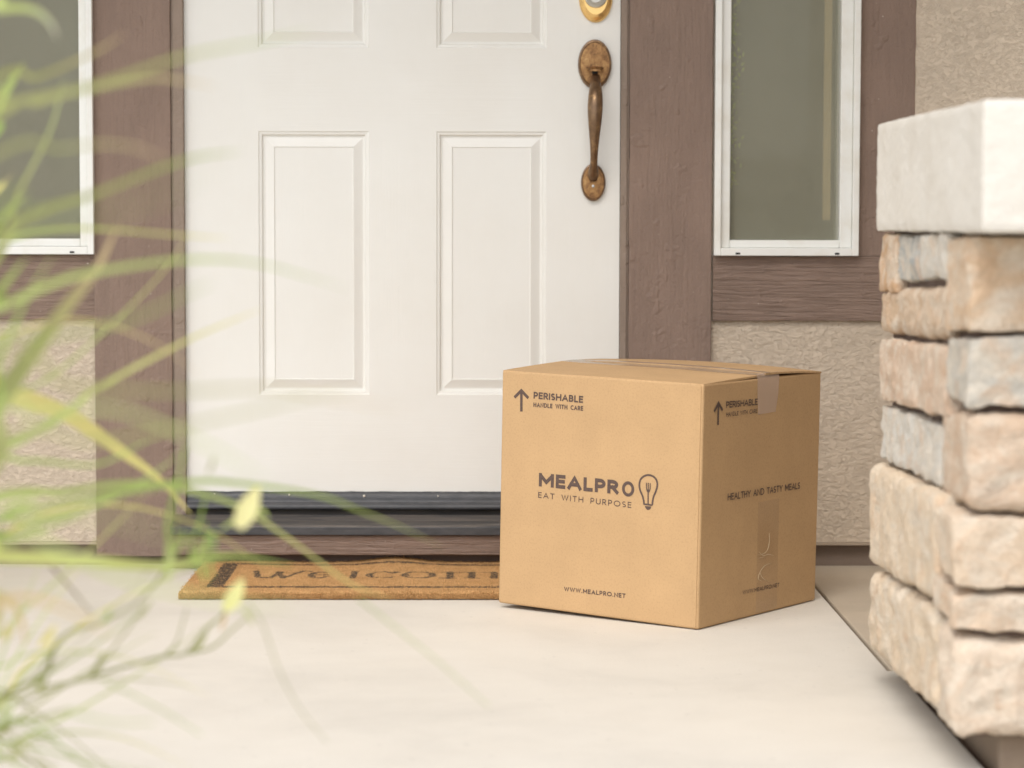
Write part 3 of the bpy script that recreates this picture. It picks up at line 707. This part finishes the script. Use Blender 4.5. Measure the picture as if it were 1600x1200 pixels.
class Ink:
    def __init__(s, side): s.b = MB(); s.side = side; s.k = 0
    def put(s, P):     # P: (a, c) face coordinates
        s.k += 1; off = .0004+(s.k % 12)*.00002+(.0007 if s.side == 'R' else 0)
        return [((a, -off, c) if s.side == 'F' else (BW1+off, a, c)) for a, c in P]
    def ribbon(s, pts, w, closed=False):
        n = len(pts); Lf, Rt = [], []
        for i in range(n):
            p = Vector(pts[i]); a = Vector(pts[i-1]) if i else (Vector(pts[-2]) if closed else None); c = Vector(pts[i+1]) if i < n-1 else (Vector(pts[1]) if closed else None)
            d0 = (p-a).normalized() if a is not None else None; d1 = (c-p).normalized() if c is not None else None
            if d0 is None: d0 = d1
            if d1 is None: d1 = d0
            n0 = Vector((-d0.y, d0.x)); n1 = Vector((-d1.y, d1.x)); m_ = (n0+n1)
            m_ = m_.normalized() if m_.length > 1e-6 else n0; k = 1/max(.66, m_.dot(n0)); Lf.append(p+m_*w*.5*k); Rt.append(p-m_*w*.5*k)
        A, B = s.put(Lf), None; s.k -= 1; B = s.put(Rt); s.b.grid([A, B])
    def text(s, txt, p0, p1, capx, wt, fp, space=.42, track=.12):
        "fp maps pixels to face coordinates; p0, p1 ends of the baseline; capx a pixel above p0 at cap height; wt stroke / cap height"
        a, c, t_ = Vector(fp(*p0)), Vector(fp(*p1)), Vector(fp(*capx))
        u = (c-a); Wd = u.length; u.normalize(); v = Vector((-u.y, u.x)); H = abs((t_-a).dot(v)); w = wt*H; hh = H-w
        adv = [(space if ch == ' ' else GL[ch][0]) for ch in txt]; gaps = len(txt)-1
        tr_ = track*H+w; kx = (Wd-w-tr_*gaps)/(sum(adv)*hh)
        x = w/2
        for ch, ad in zip(txt, adv):
            if ch != ' ':
                for st in GL[ch][1]:
                    pts = [Vector((x+q[0]*hh*kx, w/2+q[1]*hh)) for q in st]
                    # square the ends of open strokes so that they reach the cap line
                    if ch == '.': pts = [Vector((x-w*.5, w*.5)), Vector((x+w*.5, w*.5))]
                    elif (pts[0]-pts[-1]).length > 1e-6 and ch not in 'CSO' and not (ch == 'M' and len(st) == 3):
                        for e_, nb in ((0, 1), (-1, -2)):
                            d = (pts[e_]-pts[nb])
                            if d.length > 1e-6: pts[e_] = pts[e_]+d.normalized()*w*.46
                    P = [a+u*q.x+v*q.y for q in pts]
                    s.ribbon(P, w, closed=(ch == 'O'))
            x += ad*hh*kx+tr_
    def arrow(s, tip, bot, hl, hr, w, fp):
        t_, b_, l_, r_ = [Vector(fp(*q)) for q in (tip, bot, hl, hr)]
        s.ribbon([b_, t_+(b_-t_).normalized()*w*.5], w); tt = t_+(b_-t_).normalized()*w*.45
        s.ribbon([l_, tt, r_], w)
    def done(s, name): return BX(s.b, name, M['ink'], recalc=False)
F, Rr = face_front, face_right
I = Ink('F'); I.arrow((814.8, 608), (814.8, 643), (804, 621), (825.7, 622), .0058, F); I.done('arrow_symbol')
I = Ink('F'); I.text('PERISHABLE', (833.7, 622.8), (911.3, 629.7), (833.7, 612), .23, F); I.text('HANDLE WITH CARE', (833.7, 635.8), (911.3, 641.8), (833.7, 628.6), .22, F); I.done('printed_lettering')
I = Ink('F'); I.text('MEALPR', (842, 760), (966.5, 772.6), (842, 738.5), .265, F, track=.17); 
I.text('O', (971.7, 774.0), (991.3, 775.8), (971.7, 754.5), .235, F) if False else None
oc = F(981.6, 764.0); orr = abs(F(991.2, 764.0)[0]-oc[0]); w_ = .0060
I.ribbon([Vector((oc[0]+(orr-w_/2)*cos(t), oc[1]+(orr-w_/2+.0008)*sin(t))) for t in [2*pi*i/32 for i in range(33)]], w_, True)
I.text('EAT WITH PURPOSE', (841, 777.6), (986.5, 793.8), (841, 768.6), .15, F, .5, .36); I.done('printed_lettering')
# bulb with a fork for its filament
I = Ink('F')
def FP(L): return [Vector(F(*q)) for q in L]
cb = (1013.6, 757); K = 1/4.444
bul = [(1140, 1148), (1137, 1120), (1128, 1085), (1113, 1050), (1107, 1012), (1115, 975), (1138, 952), (1170, 943), (1203, 953), (1226, 978), (1232, 1014), (1223, 1052), (1208, 1088), (1200, 1120), (1197, 1150)]
I.ribbon(FP([(750+x*K, 530+y*K) for x, y in spl(bul, 4)]), .0037)
I.ribbon(FP([(750+1138*K, 530+1145*K), (750+1199*K, 530+1152*K)]), .0032)
cap_ = [(1146, 1158), (1150, 1172), (1160, 1184), (1166, 1186), (1178, 1183), (1186, 1176), (1190, 1162)]
P = FP([(750+x*K, 530+y*K) for x, y in cap_]); I.b.quad(I.put(P))
I.ribbon(FP([(750+1168*K, 530+1143*K), (750+1168*K, 530+1040*K)]), .0026)
I.ribbon(FP([(750+x*K, 530+y*K) for x, y in [(1156, 996), (1157, 1035), (1162, 1056), (1169, 1064), (1176, 1057), (1182, 1038), (1183, 999)]]), .0021)
I.ribbon(FP([(750+1169*K, 530+1064*K), (750+1169*K, 530+997*K)]), .0022)
I.b.quad(I.put(FP([(750+x*K, 530+y*K) for x, y in [(1159, 1044), (1162, 1057), (1169, 1063), (1176, 1058), (1180, 1044)]])))
I.done('bulb_logo')
I = Ink('F'); I.text('WWW.MEALPRO.NET', (881.6, 923.6), (977.5, 934.6), (881.6, 916.6), .21, F, track=.2); I.done('printed_lettering')
I = Ink('R'); I.arrow((1122, 627.5), (1121.2, 664), (1115.2, 643.2), (1128.3, 641), .0055, Rr); I.done('arrow_symbol')
I = Ink('R'); I.text('PERISHABLE', (1133.7, 637.6), (1183, 632.6), (1133.7, 627.4), .19, Rr, track=.1); I.text('HANDLE WITH CARE', (1133.7, 651.2), (1182.5, 645.2), (1133.7, 644.3), .16, Rr, track=.1); I.done('printed_lettering')
I = Ink('R'); I.text('HEALTHY AND TASTY MEALS', (1136.2, 782), (1249.3, 763.5), (1136.2, 771.2), .165, Rr, .36, .1); I.done('printed_lettering')
I = Ink('R'); I.text('WWW.MEALPRO.NET', (1159.6, 929), (1216.8, 916.6), (1159.6, 922.6), .16, Rr, track=.2); I.done('printed_lettering')

# ================================================================ stone pier
pier = empty('stone_pier', (1.55, -1.63, 0), 'low tan ledgestone pier with smooth cream cap, at the right edge of the porch', 'pier')
XF, YN, YFAR = 1.267, -2.015, -1.255
def lpt(px, py, X=XF):
    p_ = at(px, py, 0, X); return p_.y, p_.z
stones = MB(); stones.c = []
def hexstone(c8, col, seed, gap=.0022, r=.0050, n=13, amp=1.0, cap=False):
    "c8: corners [x][y][z]; a rounded, chipped block filling that hexahedron"
    A = [[[Vector(c8[i][j][k]) for k in (0, 1)] for j in (0, 1)] for i in (0, 1)]
    L = [(A[1][0][0]-A[0][0][0]).length, (A[0][1][0]-A[0][0][0]).length, (A[0][0][1]-A[0][0][0]).length]
    cen = sum((A[i][j][k] for i in (0, 1) for j in (0, 1) for k in (0, 1)), Vector())/8
    nn = [max(4, min(60, int(l/.0075))) for l in L]
    def tri(u, v, w):
        o = Vector()
        for i in (0, 1):
            for j in (0, 1):
                for k in (0, 1): o += A[i][j][k]*((u if i else 1-u)*(v if j else 1-v)*(w if k else 1-w))
        return o
    def place(u, v, w):
        p_ = [(q-.5)*l for q, l in zip((u, v, w), L)]; rr_ = min(r, min(L)*.4)
        ic = [max(-l/2+gap+rr_, min(l/2-gap-rr_, q)) for q, l in zip(p_, L)]
        pi_ = [max(-l/2+gap, min(l/2-gap, q)) for q, l in zip(p_, L)]
        d = Vector([a-c for a, c in zip(pi_, ic)]); d = d.normalized()*rr_ if d.length > 1e-9 else d
        q = [a+c for a, c in zip(ic, d)]; P_ = tri(*[a/l+.5 for a, l in zip(q, L)])
        dn = (P_-cen).normalized() if d.length < 1e-9 else d.normalized()
        s_ = seed*3.7
        k = .0045*noise.noise(P_*13+Vector((s_, 0, 0)))+.0042*(1-abs(noise.noise(P_*22+Vector((0, s_, 0))))*2.2)-.003+.0022*noise.noise(P_*70)+.0012*noise.noise(P_*160)
        if cap: k = .0020*noise.noise(P_*9)+.0012*noise.noise(P_*45)+.0014*noise.noise(P_*110)
        else: k += .006*max(0, noise.noise(P_*20+Vector((s_, s_, 3)))-.15)
        return P_+dn*k*amp
    for ax in range(3):
        for sd_ in (0, 1):
            a1, a2 = [q for q in range(3) if q != ax]; rows = []
            for i in range(nn[a1]+1):
                row = []
                for j in range(nn[a2]+1):
                    q = [0, 0, 0]; q[ax] = sd_; q[a1] = i/nn[a1]; q[a2] = j/nn[a2]; row.append(place(*q))
                rows.append(row)
            stones.grid(rows)
            for row in rows: stones.c += [col]*len(row)
def lstone(q, col, seed, X=XF, **k):
    "left-face stone from four pixels: far-bottom, near-bottom, near-top, far-top"
    (yfb, zfb), (ynb, znb), (ynt, znt), (yft, zft) = [lpt(*p_, X) for p_ in q]
    c8 = [[[(x, ynb, znb), (x, ynt, znt)], [(x, yfb, zfb), (x, yft, zft)]] for x in (X, X+.09)]
    hexstone(c8, col, seed, **k)
def cstone(pxi, y0, y1, col, seed, x1=1.60, X=XF, dy=0, yi=None, **k):
    "corner stone: inner edge on the left face at pixel pxi, between the heights seen at y0 (top) and y1 (bottom) on the front"
    yin = lpt(pxi, (y0+y1)/2, X)[0]; yn = YN+dy
    zt_ = at(1515, y0, 1, yn).z; zb_ = at(1515, y1, 1, yn).z
    zi = (zt_, zb_)
    if yi: zi = (lpt(pxi, yi[0], X)[1], lpt(pxi, yi[1], X)[1])
    c8 = [[[(x, yn, zb_), (x, yn, zt_)], [(x, yin, zi[1]), (x, yin, zi[0])]] for x in (X, x1)]
    hexstone(c8, col, seed, **k)
TAN, CREAM, PINK, GREY, BLUE, WHITE, ORG = (.62, .46, .32), (.75, .615, .46), (.68, .51, .38), (.48, .44, .39), (.42, .44, .435), (.68, .65, .59), (.62, .41, .25)
XL = 1.245
lstone([(1371, 459), (1396, 459), (1397, 364), (1371, 364)], ORG, 1)
lstone([(1395, 440), (1434, 441), (1434, 366), (1398, 366)], BLUE, 2, X=XF+.004)
lstone([(1434, 436), (1478, 442), (1478, 364), (1434, 366)], WHITE, 3)
lstone([(1371, 521), (1476, 535), (1477, 442), (1373, 452)], TAN, 5, r=.016)
lstone([(1371, 624), (1474, 655), (1475, 539), (1371, 527)], PINK, 6, X=XF-.004)
lstone([(1373, 716), (1467, 762), (1468, 664), (1374, 630)], WHITE, 8)
lstone([(1355, 885), (1456, 942), (1458, 772), (1356, 722)], CREAM, 10, X=XL, r=.015)
lstone([(1353, 1012), (1458, 1124), (1456, 950), (1358, 890)], CREAM, 13, X=XL, r=.018, amp=1.3)
cstone(1476, 368, 520, (.68, .50, .34), 4, yi=(368, 520))
cstone(1478, 527, 640, (.56, .53, .47), 7, yi=(528, 618))
cstone(1468, 645, 800, (.64, .48, .35), 9, yi=(632, 782), dy=-.012, r=.018)
cstone(1456, 808, 922, (.74, .59, .44), 11, X=XL+.004, yi=(780, 880), dy=-.006)
cstone(1456, 930, 990, (.71, .56, .42), 12, X=XL+.004, yi=(890, 942))
cstone(1458, 1002, 1160, (.75, .62, .49), 14, X=XL+.004, yi=(952, 1118), r=.018, amp=1.2)
# the unseen rest: second column of the front, far and right-hand faces
rs = random.Random(11); cols_ = [TAN, CREAM, PINK, GREY, WHITE, (.62, .45, .3)]
def course(pt, L, z0=.055, z1=.715):
    z = z0
    while z < z1-.01:
        h = min(z1-z, .07+.08*rs.random()); h = z1-z if z1-z-h < .04 else h; x = 0
        while x < L-.01:
            l = min(L-x, .14+.2*rs.random()); l = L-x if L-x-l < .07 else l
            c8 = pt(x, x+l, z, z+h); hexstone(c8, rs.choice(cols_), rs.random()*90); x += l
        z += h
course(lambda a, c, z, Z: [[[(x, YN, z), (x, YN, Z)], [(x, YN+.08, z), (x, YN+.08, Z)]] for x in (1.60+a, 1.60+c)], .32)
course(lambda a, c, z, Z: [[[(x, YFAR-.08, z), (x, YFAR-.08, Z)], [(x, YFAR+.004, z), (x, YFAR+.004, Z)]] for x in (1.36+a, 1.36+c)], .48)
course(lambda a, c, z, Z: [[[(x, y, z), (x, y, Z)] for y in (YN+.08+a, YN+.08+c)] for x in (1.84, 1.92)], .60)
stones.build('stone_facing', M['stone'], pier, smooth=True, recalc=True)
b = MB(); b.box((XF+.022, YN+.03, .05), (1.89, YFAR-.02, .722)); b.build('mortar_core', M['mortar'], pier)
b = MB(); b.box((JX+.030, YN+.05, -.02), (1.88, YFAR-.03, .0495)); b.build('footing', M['base'], pier, bevel=.006)
b = MB(); b.box((1.57, -2.0, .90), (1.93, -1.36, 2.749)); b.build('unseen_column', M['stucco'], pier, bevel=.01)  # column out of view, added to block sky light from the right
b = MB(); b.box((1.55, -2.02, .893), (1.95, -1.34, .93)); b.build('unseen_column_foot', M['brown_h'], pier, bevel=.004)  # foot of the added, unseen column
# cap
save = stones; stones = MB(); stones.c = []
cx0, cx1, cy0, cy1, cz0, cz1 = 1.2625, 1.97, -2.122, -1.245, .719, .892
hexstone([[[(x, y, cz0+(.004 if y == cy0 else 0)), (x, y, cz1)] for y in (cy0, cy1)] for x in (cx0, cx1)], (.7, .66, .6), 40, gap=0, r=.006, cap=True)
stones.build('cap_stone', M['cap'], pier, smooth=True)

# ================================================================ plants in the foreground
def blade_mesh(b, P, wmax, col, tipc=None, n=7, twist=.6, fold=True):
    "P: 3-D control points from root to tip"
    q = spl(P, n); k = len(q); side = Vector((rs.gauss(0, .25), rs.gauss(0, .5), rs.gauss(0, .3))); rows = []; cols_l = []
    for i, p_ in enumerate(q):
        t = i/(k-1); p_ = Vector(p_); d = (Vector(q[min(k-1, i+1)])-Vector(q[max(0, i-1)])).normalized()
        vw = Vector((0, -1, 0))+side*twist*(.4+t)
        s_ = d.cross(vw).normalized(); w = wmax*.5*(min(1, .45+t*2.2))*max(.04, (1-max(0, t-.45)/.55)**.7)
        f_ = vw.normalized()*w*.35
        rows.append([p_-s_*w+f_, p_, p_+s_*w+f_]); c = col if not tipc else tuple(a+(e-a)*max(0, (t-.6)/.4) for a, e in zip(col, tipc)); cols_l += [c]*3
    b.grid(rows); b.c += cols_l
def path(L, D, root, j=0.0):
    "pixels along the blade, from its first visible point to its tip, and the distance(s) at which it hangs; root in metres"
    out = []; m_ = len(L)
    for i, (x, y) in enumerate(L):
        d = D[0]+(D[1]-D[0])*i/(max(1, m_-1)); out.append(at(x, y, 1, CAM.y+d))
    r_ = Vector(root); f0 = out[0]; mid = r_.lerp(f0, .5)+Vector((0, 0, .10)); return [r_, mid]+out
G1, G2, YE, OL, BRN, ORC = (.37, .50, .14), (.50, .60, .22), (.86, .78, .31), (.36, .38, .15), (.36, .28, .19), (.76, .56, .34)
grass = empty('ornamental_grass', (-.42, -3.35, 0), 'tall clump of arching yellow-green grass blades hanging in from the left', 'grass plant')
def root(): return (-.42+rs.gauss(0, .05), -3.35+rs.gauss(0, .06), .04)
b = MB(); b.c = []
GR = [  # pixels, distances, width in px, colour, tip colour
 ([(-60, 600), (0, 612), (100, 645), (190, 705), (250, 750), (300, 805)], (2.4, 2.75), 27, YE, YE),
 ([(-40, 720), (0, 702), (90, 655), (150, 608), (290, 533), (410, 482)], (2.1, 2.3), 15, G2, YE),
 ([(-60, 760), (-10, 640), (40, 565), (100, 483), (150, 420), (185, 350)], (2.0, 2.2), 30, OL, ORC),
 ([(-60, 510), (0, 481), (90, 440), (170, 421), (290, 406), (400, 411), (540, 450)], (2.0, 1.9), 13, G2, G1),
 ([(-60, 400), (20, 372), (60, 361), (145, 357), (290, 368), (360, 372)], (2.2, 2.2), 10, G2, YE),
 ([(-60, 185), (0, 165), (150, 133), (290, 88), (400, 67), (490, 48)], (1.8, 1.7), 11, OL, G1),
 ([(-40, 210), (60, 160), (160, 135), (235, 122), (290, 127), (340, 136)], (1.9, 1.9), 10, OL, ORC),
 ([(-50, 400), (60, 332), (147, 303), (290, 250), (380, 236)], (1.9, 1.9), 14, OL, G1),
 ([(-60, 240), (-20, 190), (10, 140), (37, 98)], (2.3, 2.4), 26, G1, G2),
 ([(-50, 330), (0, 290), (25, 265)], (2.3, 2.4), 12, YE, ORC),
 ([(-60, 420), (0, 345), (42, 300)], (2.1, 2.1), 20, G1, G2),
 ([(-50, 430), (0, 385), (68, 315)], (2.2, 2.2), 12, OL, G2),
 ([(-60, 40), (0, 14), (50, 15), (78, 36), (90, 62)], (2.0, 2.0), 16, G2, (.6, .58, .5)),
 ([(-60, 160), (60, 120), (150, 80), (195, 52)], (2.0, 2.0), 11, OL, ORC),
 ([(-50, 510), (0, 452), (42, 402)], (2.1, 2.1), 22, G1, G2),
 ([(-60, 700), (0, 560), (40, 470), (85, 395)], (2.0, 2.0), 12, G1, G2),
 ([(-60, 790), (100, 768), (170, 757), (250, 757), (347, 780), (401, 807), (466, 852), (550, 913), (620, 938)], (2.25, 2.5), 12, G2, YE),
 ([(-60, 830), (150, 775), (300, 752), (400, 758), (500, 774), (565, 799), (630, 825), (694, 858)], (2.2, 2.35), 9, G1, OL),
 ([(-60, 866), (0, 868), (150, 876), (260, 884), (360, 868), (460, 884)], (2.2, 2.3), 24, (.70, .74, .28), G1),
 ([(-60, 850), (0, 842), (90, 815), (180, 775), (260, 762)], (1.9, 2.0), 14, G1, G2),
 ([(-60, 830), (40, 815), (150, 790), (240, 740), (290, 700)], (2.2, 2.3), 9, G2, G1),
 ([(-60, 740), (40, 720), (150, 726), (230, 690), (290, 675)], (2.2, 2.3), 8, G1, G1),
 ([(-50, 570), (100, 600), (250, 611), (420, 607), (520, 622), (640, 642)], (1.6, 1.5), 9, OL, ORC),
 ([(-50, 700), (150, 690), (350, 652), (500, 618), (560, 610)], (1.6, 1.5), 8, OL, OL),
 ([(-60, 560), (60, 530), (200, 500), (300, 455), (340, 440)], (1.6, 1.6), 8, G1, G1),
 ([(-60, 280), (100, 232), (200, 228), (270, 255)], (1.7, 1.7), 8, OL, ORC),
 ([(-60, 800), (60, 845), (200, 905), (350, 940), (470, 950)], (1.45, 1.4), 12, G2, G2),
 ([(-60, 660), (50, 650), (180, 640), (330, 700), (430, 760)], (1.5, 1.4), 10, G2, G1),
 ([(-60, 1000), (-10, 930), (30, 960), (40, 1010)], (2.1, 2.1), 22, (.62, .58, .28), ORC),
 ([(-60, 960), (40, 935), (120, 960), (180, 1000)], (1.7, 1.7), 14, ORC, ORC),
 ([(-60, 640), (60, 600), (160, 520), (250, 430), (300, 360)], (2.2, 2.4), 6, G2, YE),
 ([(-60, 860), (80, 800), (200, 790), (330, 830), (430, 900)], (2.3, 2.5), 7, YE, YE),
 ([(-60, 1010), (40, 950), (150, 850), (230, 770)], (2.2, 2.3), 7, G2, YE),
 ([(-60, 1130), (40, 1040), (150, 960), (270, 900), (330, 880)], (2.3, 2.5), 6, YE, G2),
 ([(-60, 1060), (60, 1020), (200, 1030), (330, 1090)], (2.2, 2.3), 5, G2, YE),
 ([(-60, 560), (20, 520), (120, 500), (230, 530), (320, 590)], (2.1, 2.2), 6, YE, ORC),
 ([(-60, 470), (30, 300), (80, 200), (100, 120)], (2.2, 2.3), 8, OL, G2),
 ([(-60, 1200), (60, 1150), (180, 1150), (300, 1200)], (2.2, 2.3), 6, G1, YE),
]
for k in range(16):            # a fan of fine blades low at the left
    a = R(rs.uniform(-35, 75)); l = rs.uniform(160, 420); y0 = rs.uniform(1060, 1180); cv = rs.uniform(-.25, .35)
    GR.append(([(-70, y0+20)]+[(-20+l*t*cos(a), y0-l*t*sin(a)+l*cv*t*t) for t in (0, .3, .6, .85, 1)], (2.3, 2.3+rs.uniform(-.1, .3)), rs.uniform(3.5, 6.5), rs.choice([G1, OL, G2]), rs.choice([YE, G2, OL])))
for L, D, w, c, tc in GR:
    D = (D[0]*1.1, D[1]*1.1); b = MB(); b.c = []; blade_mesh(b, path(L, D, root()), w*sum(D)/2/FPX*(1.15 if w > 25 else .9), c, tc)
    b.build('blade', M['leaf'], grass, smooth=True, recalc=False)
b = MB(); b.c = []
for k in range(3):            # the near side of the clump, close to the lens
    y0 = rs.uniform(250, 1150); L = [(-90, y0+30), (rs.uniform(0, 60), y0), (rs.uniform(120, 230), y0-rs.uniform(-60, 70)), (rs.uniform(240, 400), y0-rs.uniform(-130, 90))]
    D = rs.uniform(1.0, 1.5); blade_mesh(b, path(L, (D, D*.97), root()), 7*D/FPX, rs.choice([G1, G2, OL]))
for k in range(150):           # the body of the clump, left of the frame
    a = rs.uniform(0, 6.28); l = rs.uniform(.3, .62); h = rs.uniform(.35, .95); r0 = Vector(root()); dx_, dy_ = cos(a)*l, sin(a)*l
    if r0.x+dx_ > -.02: dx_ = -.1*rs.random()
    blade_mesh(b, [r0, r0+Vector((dx_*.25, dy_*.25, h*.7)), r0+Vector((dx_*.6, dy_*.6, h)), r0+Vector((dx_, dy_, h*.75))], .008, rs.choice([G1, G2, OL, YE]), n=4)
tag(b.build('blades', M['leaf'], grass, smooth=True, recalc=False), kind='stuff')
# branching shrub low at the left
shrub = empty('leafy_shrub', (-.30, -2.95, 0), 'thin forking stems with small pale leaves reaching low over the concrete', 'shrub')
def stem_tube(b, P, r0, r1, c):
    q = spl(P, 6); k = len(q); n0 = len(b.v); tube(b, q, [r0+(r1-r0)*i/(k-1) for i in range(k)], 8); b.c += [c]*(len(b.v)-n0)
b = MB(); b.c = []; lf = MB(); lf.c = []
def sroot(): return (-.30+rs.gauss(0, .03), -2.95+rs.gauss(0, .04), .04)
def spath(L, D): return [at(x, y, 1, CAM.y+D) for x, y in L]
ST = [
 ([(-20, 1098), (20, 1078), (62, 1052), (90, 1005), (115, 985), (160, 972), (215, 940), (255, 895), (272, 855), (275, 800)], 2.45, 9, OL, True),
 ([(62, 1085), (75, 1050), (88, 1010)], 2.45, 8, OL, False),
 ([(30, 1102), (60, 1085), (140, 1055), (170, 1022), (205, 975), (222, 950)], 2.5, 6, OL, False),
 ([(140, 1058), (200, 1040), (255, 1026), (290, 1020), (320, 985), (350, 958), (362, 925)], 2.6, 7, OL, False),
 ([(290, 1020), (330, 1012), (362, 985), (385, 965)], 2.6, 6, OL, False),
 ([(255, 1026), (275, 1005), (285, 975), (292, 950)], 2.6, 4, OL, False),
 ([(-20, 1148), (10, 1132), (60, 1120), (110, 1108)], 2.3, 8, OL, True),
 ([(-20, 1152), (30, 1157), (80, 1156)], 2.2, 7, OL, True),
 ([(-20, 1140), (10, 1125), (50, 1130), (95, 1165), (150, 1210)], 2.3, 8, G1, True),
 ([(-20, 1186), (40, 1190), (90, 1200)], 2.2, 6, OL, True),
 ([(80, 885), (110, 918), (143, 958)], 2.5, 6, BRN, False),
 ([(160, 1062), (250, 1108), (315, 1148)], 2.3, 4, G1, False),
 ([(385, 940), (410, 975), (435, 1045), (470, 1110), (512, 1160)], 2.4, 3, OL, False),
 ([(560, 935), (680, 1030), (765, 1105)], 2.4, 3, G1, False),
 ([(105, 1110), (170, 1128), (240, 1128)], 2.0, 5, G1, False),
 ([(300, 885), (300, 850), (312, 815), (322, 770)], 2.5, 8, G1, False),
 ([(330, 900), (325, 860), (318, 815)], 2.3, 8, G1, False),
 ([(270, 870), (262, 820), (276, 760), (290, 700)], 2.4, 10, G1, False),
]
for L, D, w, c, rooted in ST:
    P_ = spath(L, D)
    if rooted: P_ = [Vector(sroot()), Vector(sroot()).lerp(P_[0], .6)+Vector((0, 0, .03))]+P_
    r_ = w*D/FPX*.36; b = MB(); b.c = []; stem_tube(b, P_, r_*1.15, r_*.6, c); b.build('stem', M['leaf'], shrub, smooth=True, recalc=False)
for k in range(22):
    a = rs.uniform(1.7, 4.6); r0 = Vector(sroot()); l = rs.uniform(.15, .4); h = rs.uniform(.15, .5)
    q = [r0, r0+Vector((cos(a)*l*.4, sin(a)*l*.4, h*.6)), r0+Vector((cos(a)*l, sin(a)*l, h))]; b = MB(); b.c = []; stem_tube(b, q, .0035, .0015, OL); b.build('stem', M['leaf'], shrub, smooth=True, recalc=False)
    for t in range(6):
        e_ = q[1].lerp(q[2], t/5); blade_mesh(lf, [e_, e_+Vector((rs.gauss(0, .02), rs.gauss(0, .02), .02)), e_+Vector((rs.gauss(0, .04)-.02, rs.gauss(0, .04), .035))], .010, rs.choice([G1, G2, YE]), n=3)
LV = [  # small leaves: base, tip, width px, distance, colour
 ((352, 955), (380, 903), 26, 2.5, (.92, .90, .42)), ((372, 825), (405, 758), 34, 2.45, (.86, .82, .42)), ((362, 818), (395, 790), 16, 2.6, G1), ((262, 905), (262, 845), 22, 2.3, G2),
 ((290, 830), (268, 872), 16, 2.3, G1), ((300, 880), (330, 830), 18, 2.3, G1), ((330, 830), (332, 870), 14, 2.3, (.22, .42, .12)), ((395, 975), (370, 945), 16, 2.5, (.62, .62, .4)),
 ((345, 985), (352, 945), 10, 2.6, ORC), ((62, 1010), (88, 975), 12, 2.4, YE), ((70, 1085), (48, 1060), 18, 2.3, OL), ((160, 975), (172, 950), 12, 2.4, G1), ((140, 1060), (165, 1015), 14, 2.5, OL),
 ((215, 965), (235, 935), 12, 2.4, OL), ((300, 1022), (325, 985), 13, 2.6, OL), ((0, 1120), (22, 1090), 26, 2.1, G1), ((10, 800), (60, 770), 18, 2.1, G1), ((0, 850), (50, 835), 22, 2.0, G2), ((325, 740), (333, 712), 10, 2.3, OL),
 ((305, 875), (322, 915), 14, 2.3, G1), ((0, 1000), (24, 970), 26, 2.2, (.66, .58, .3)), ((388, 800), (340, 830), 13, 2.5, G2), ((395, 790), (420, 812), 14, 2.5, G2), ((10, 1190), (50, 1150), 22, 2.1, OL),
]
for p0_, p1_, w, D, c in LV:
    w *= 1 if c[0] > .8 else .55; m_ = ((p0_[0]+p1_[0])/2+3, (p0_[1]+p1_[1])/2-2); blade_mesh(lf, spath([p0_, m_, p1_], D), w*D/FPX, c, n=5)
lf.build('leaves', M['leaf'], shrub, smooth=True, recalc=False)
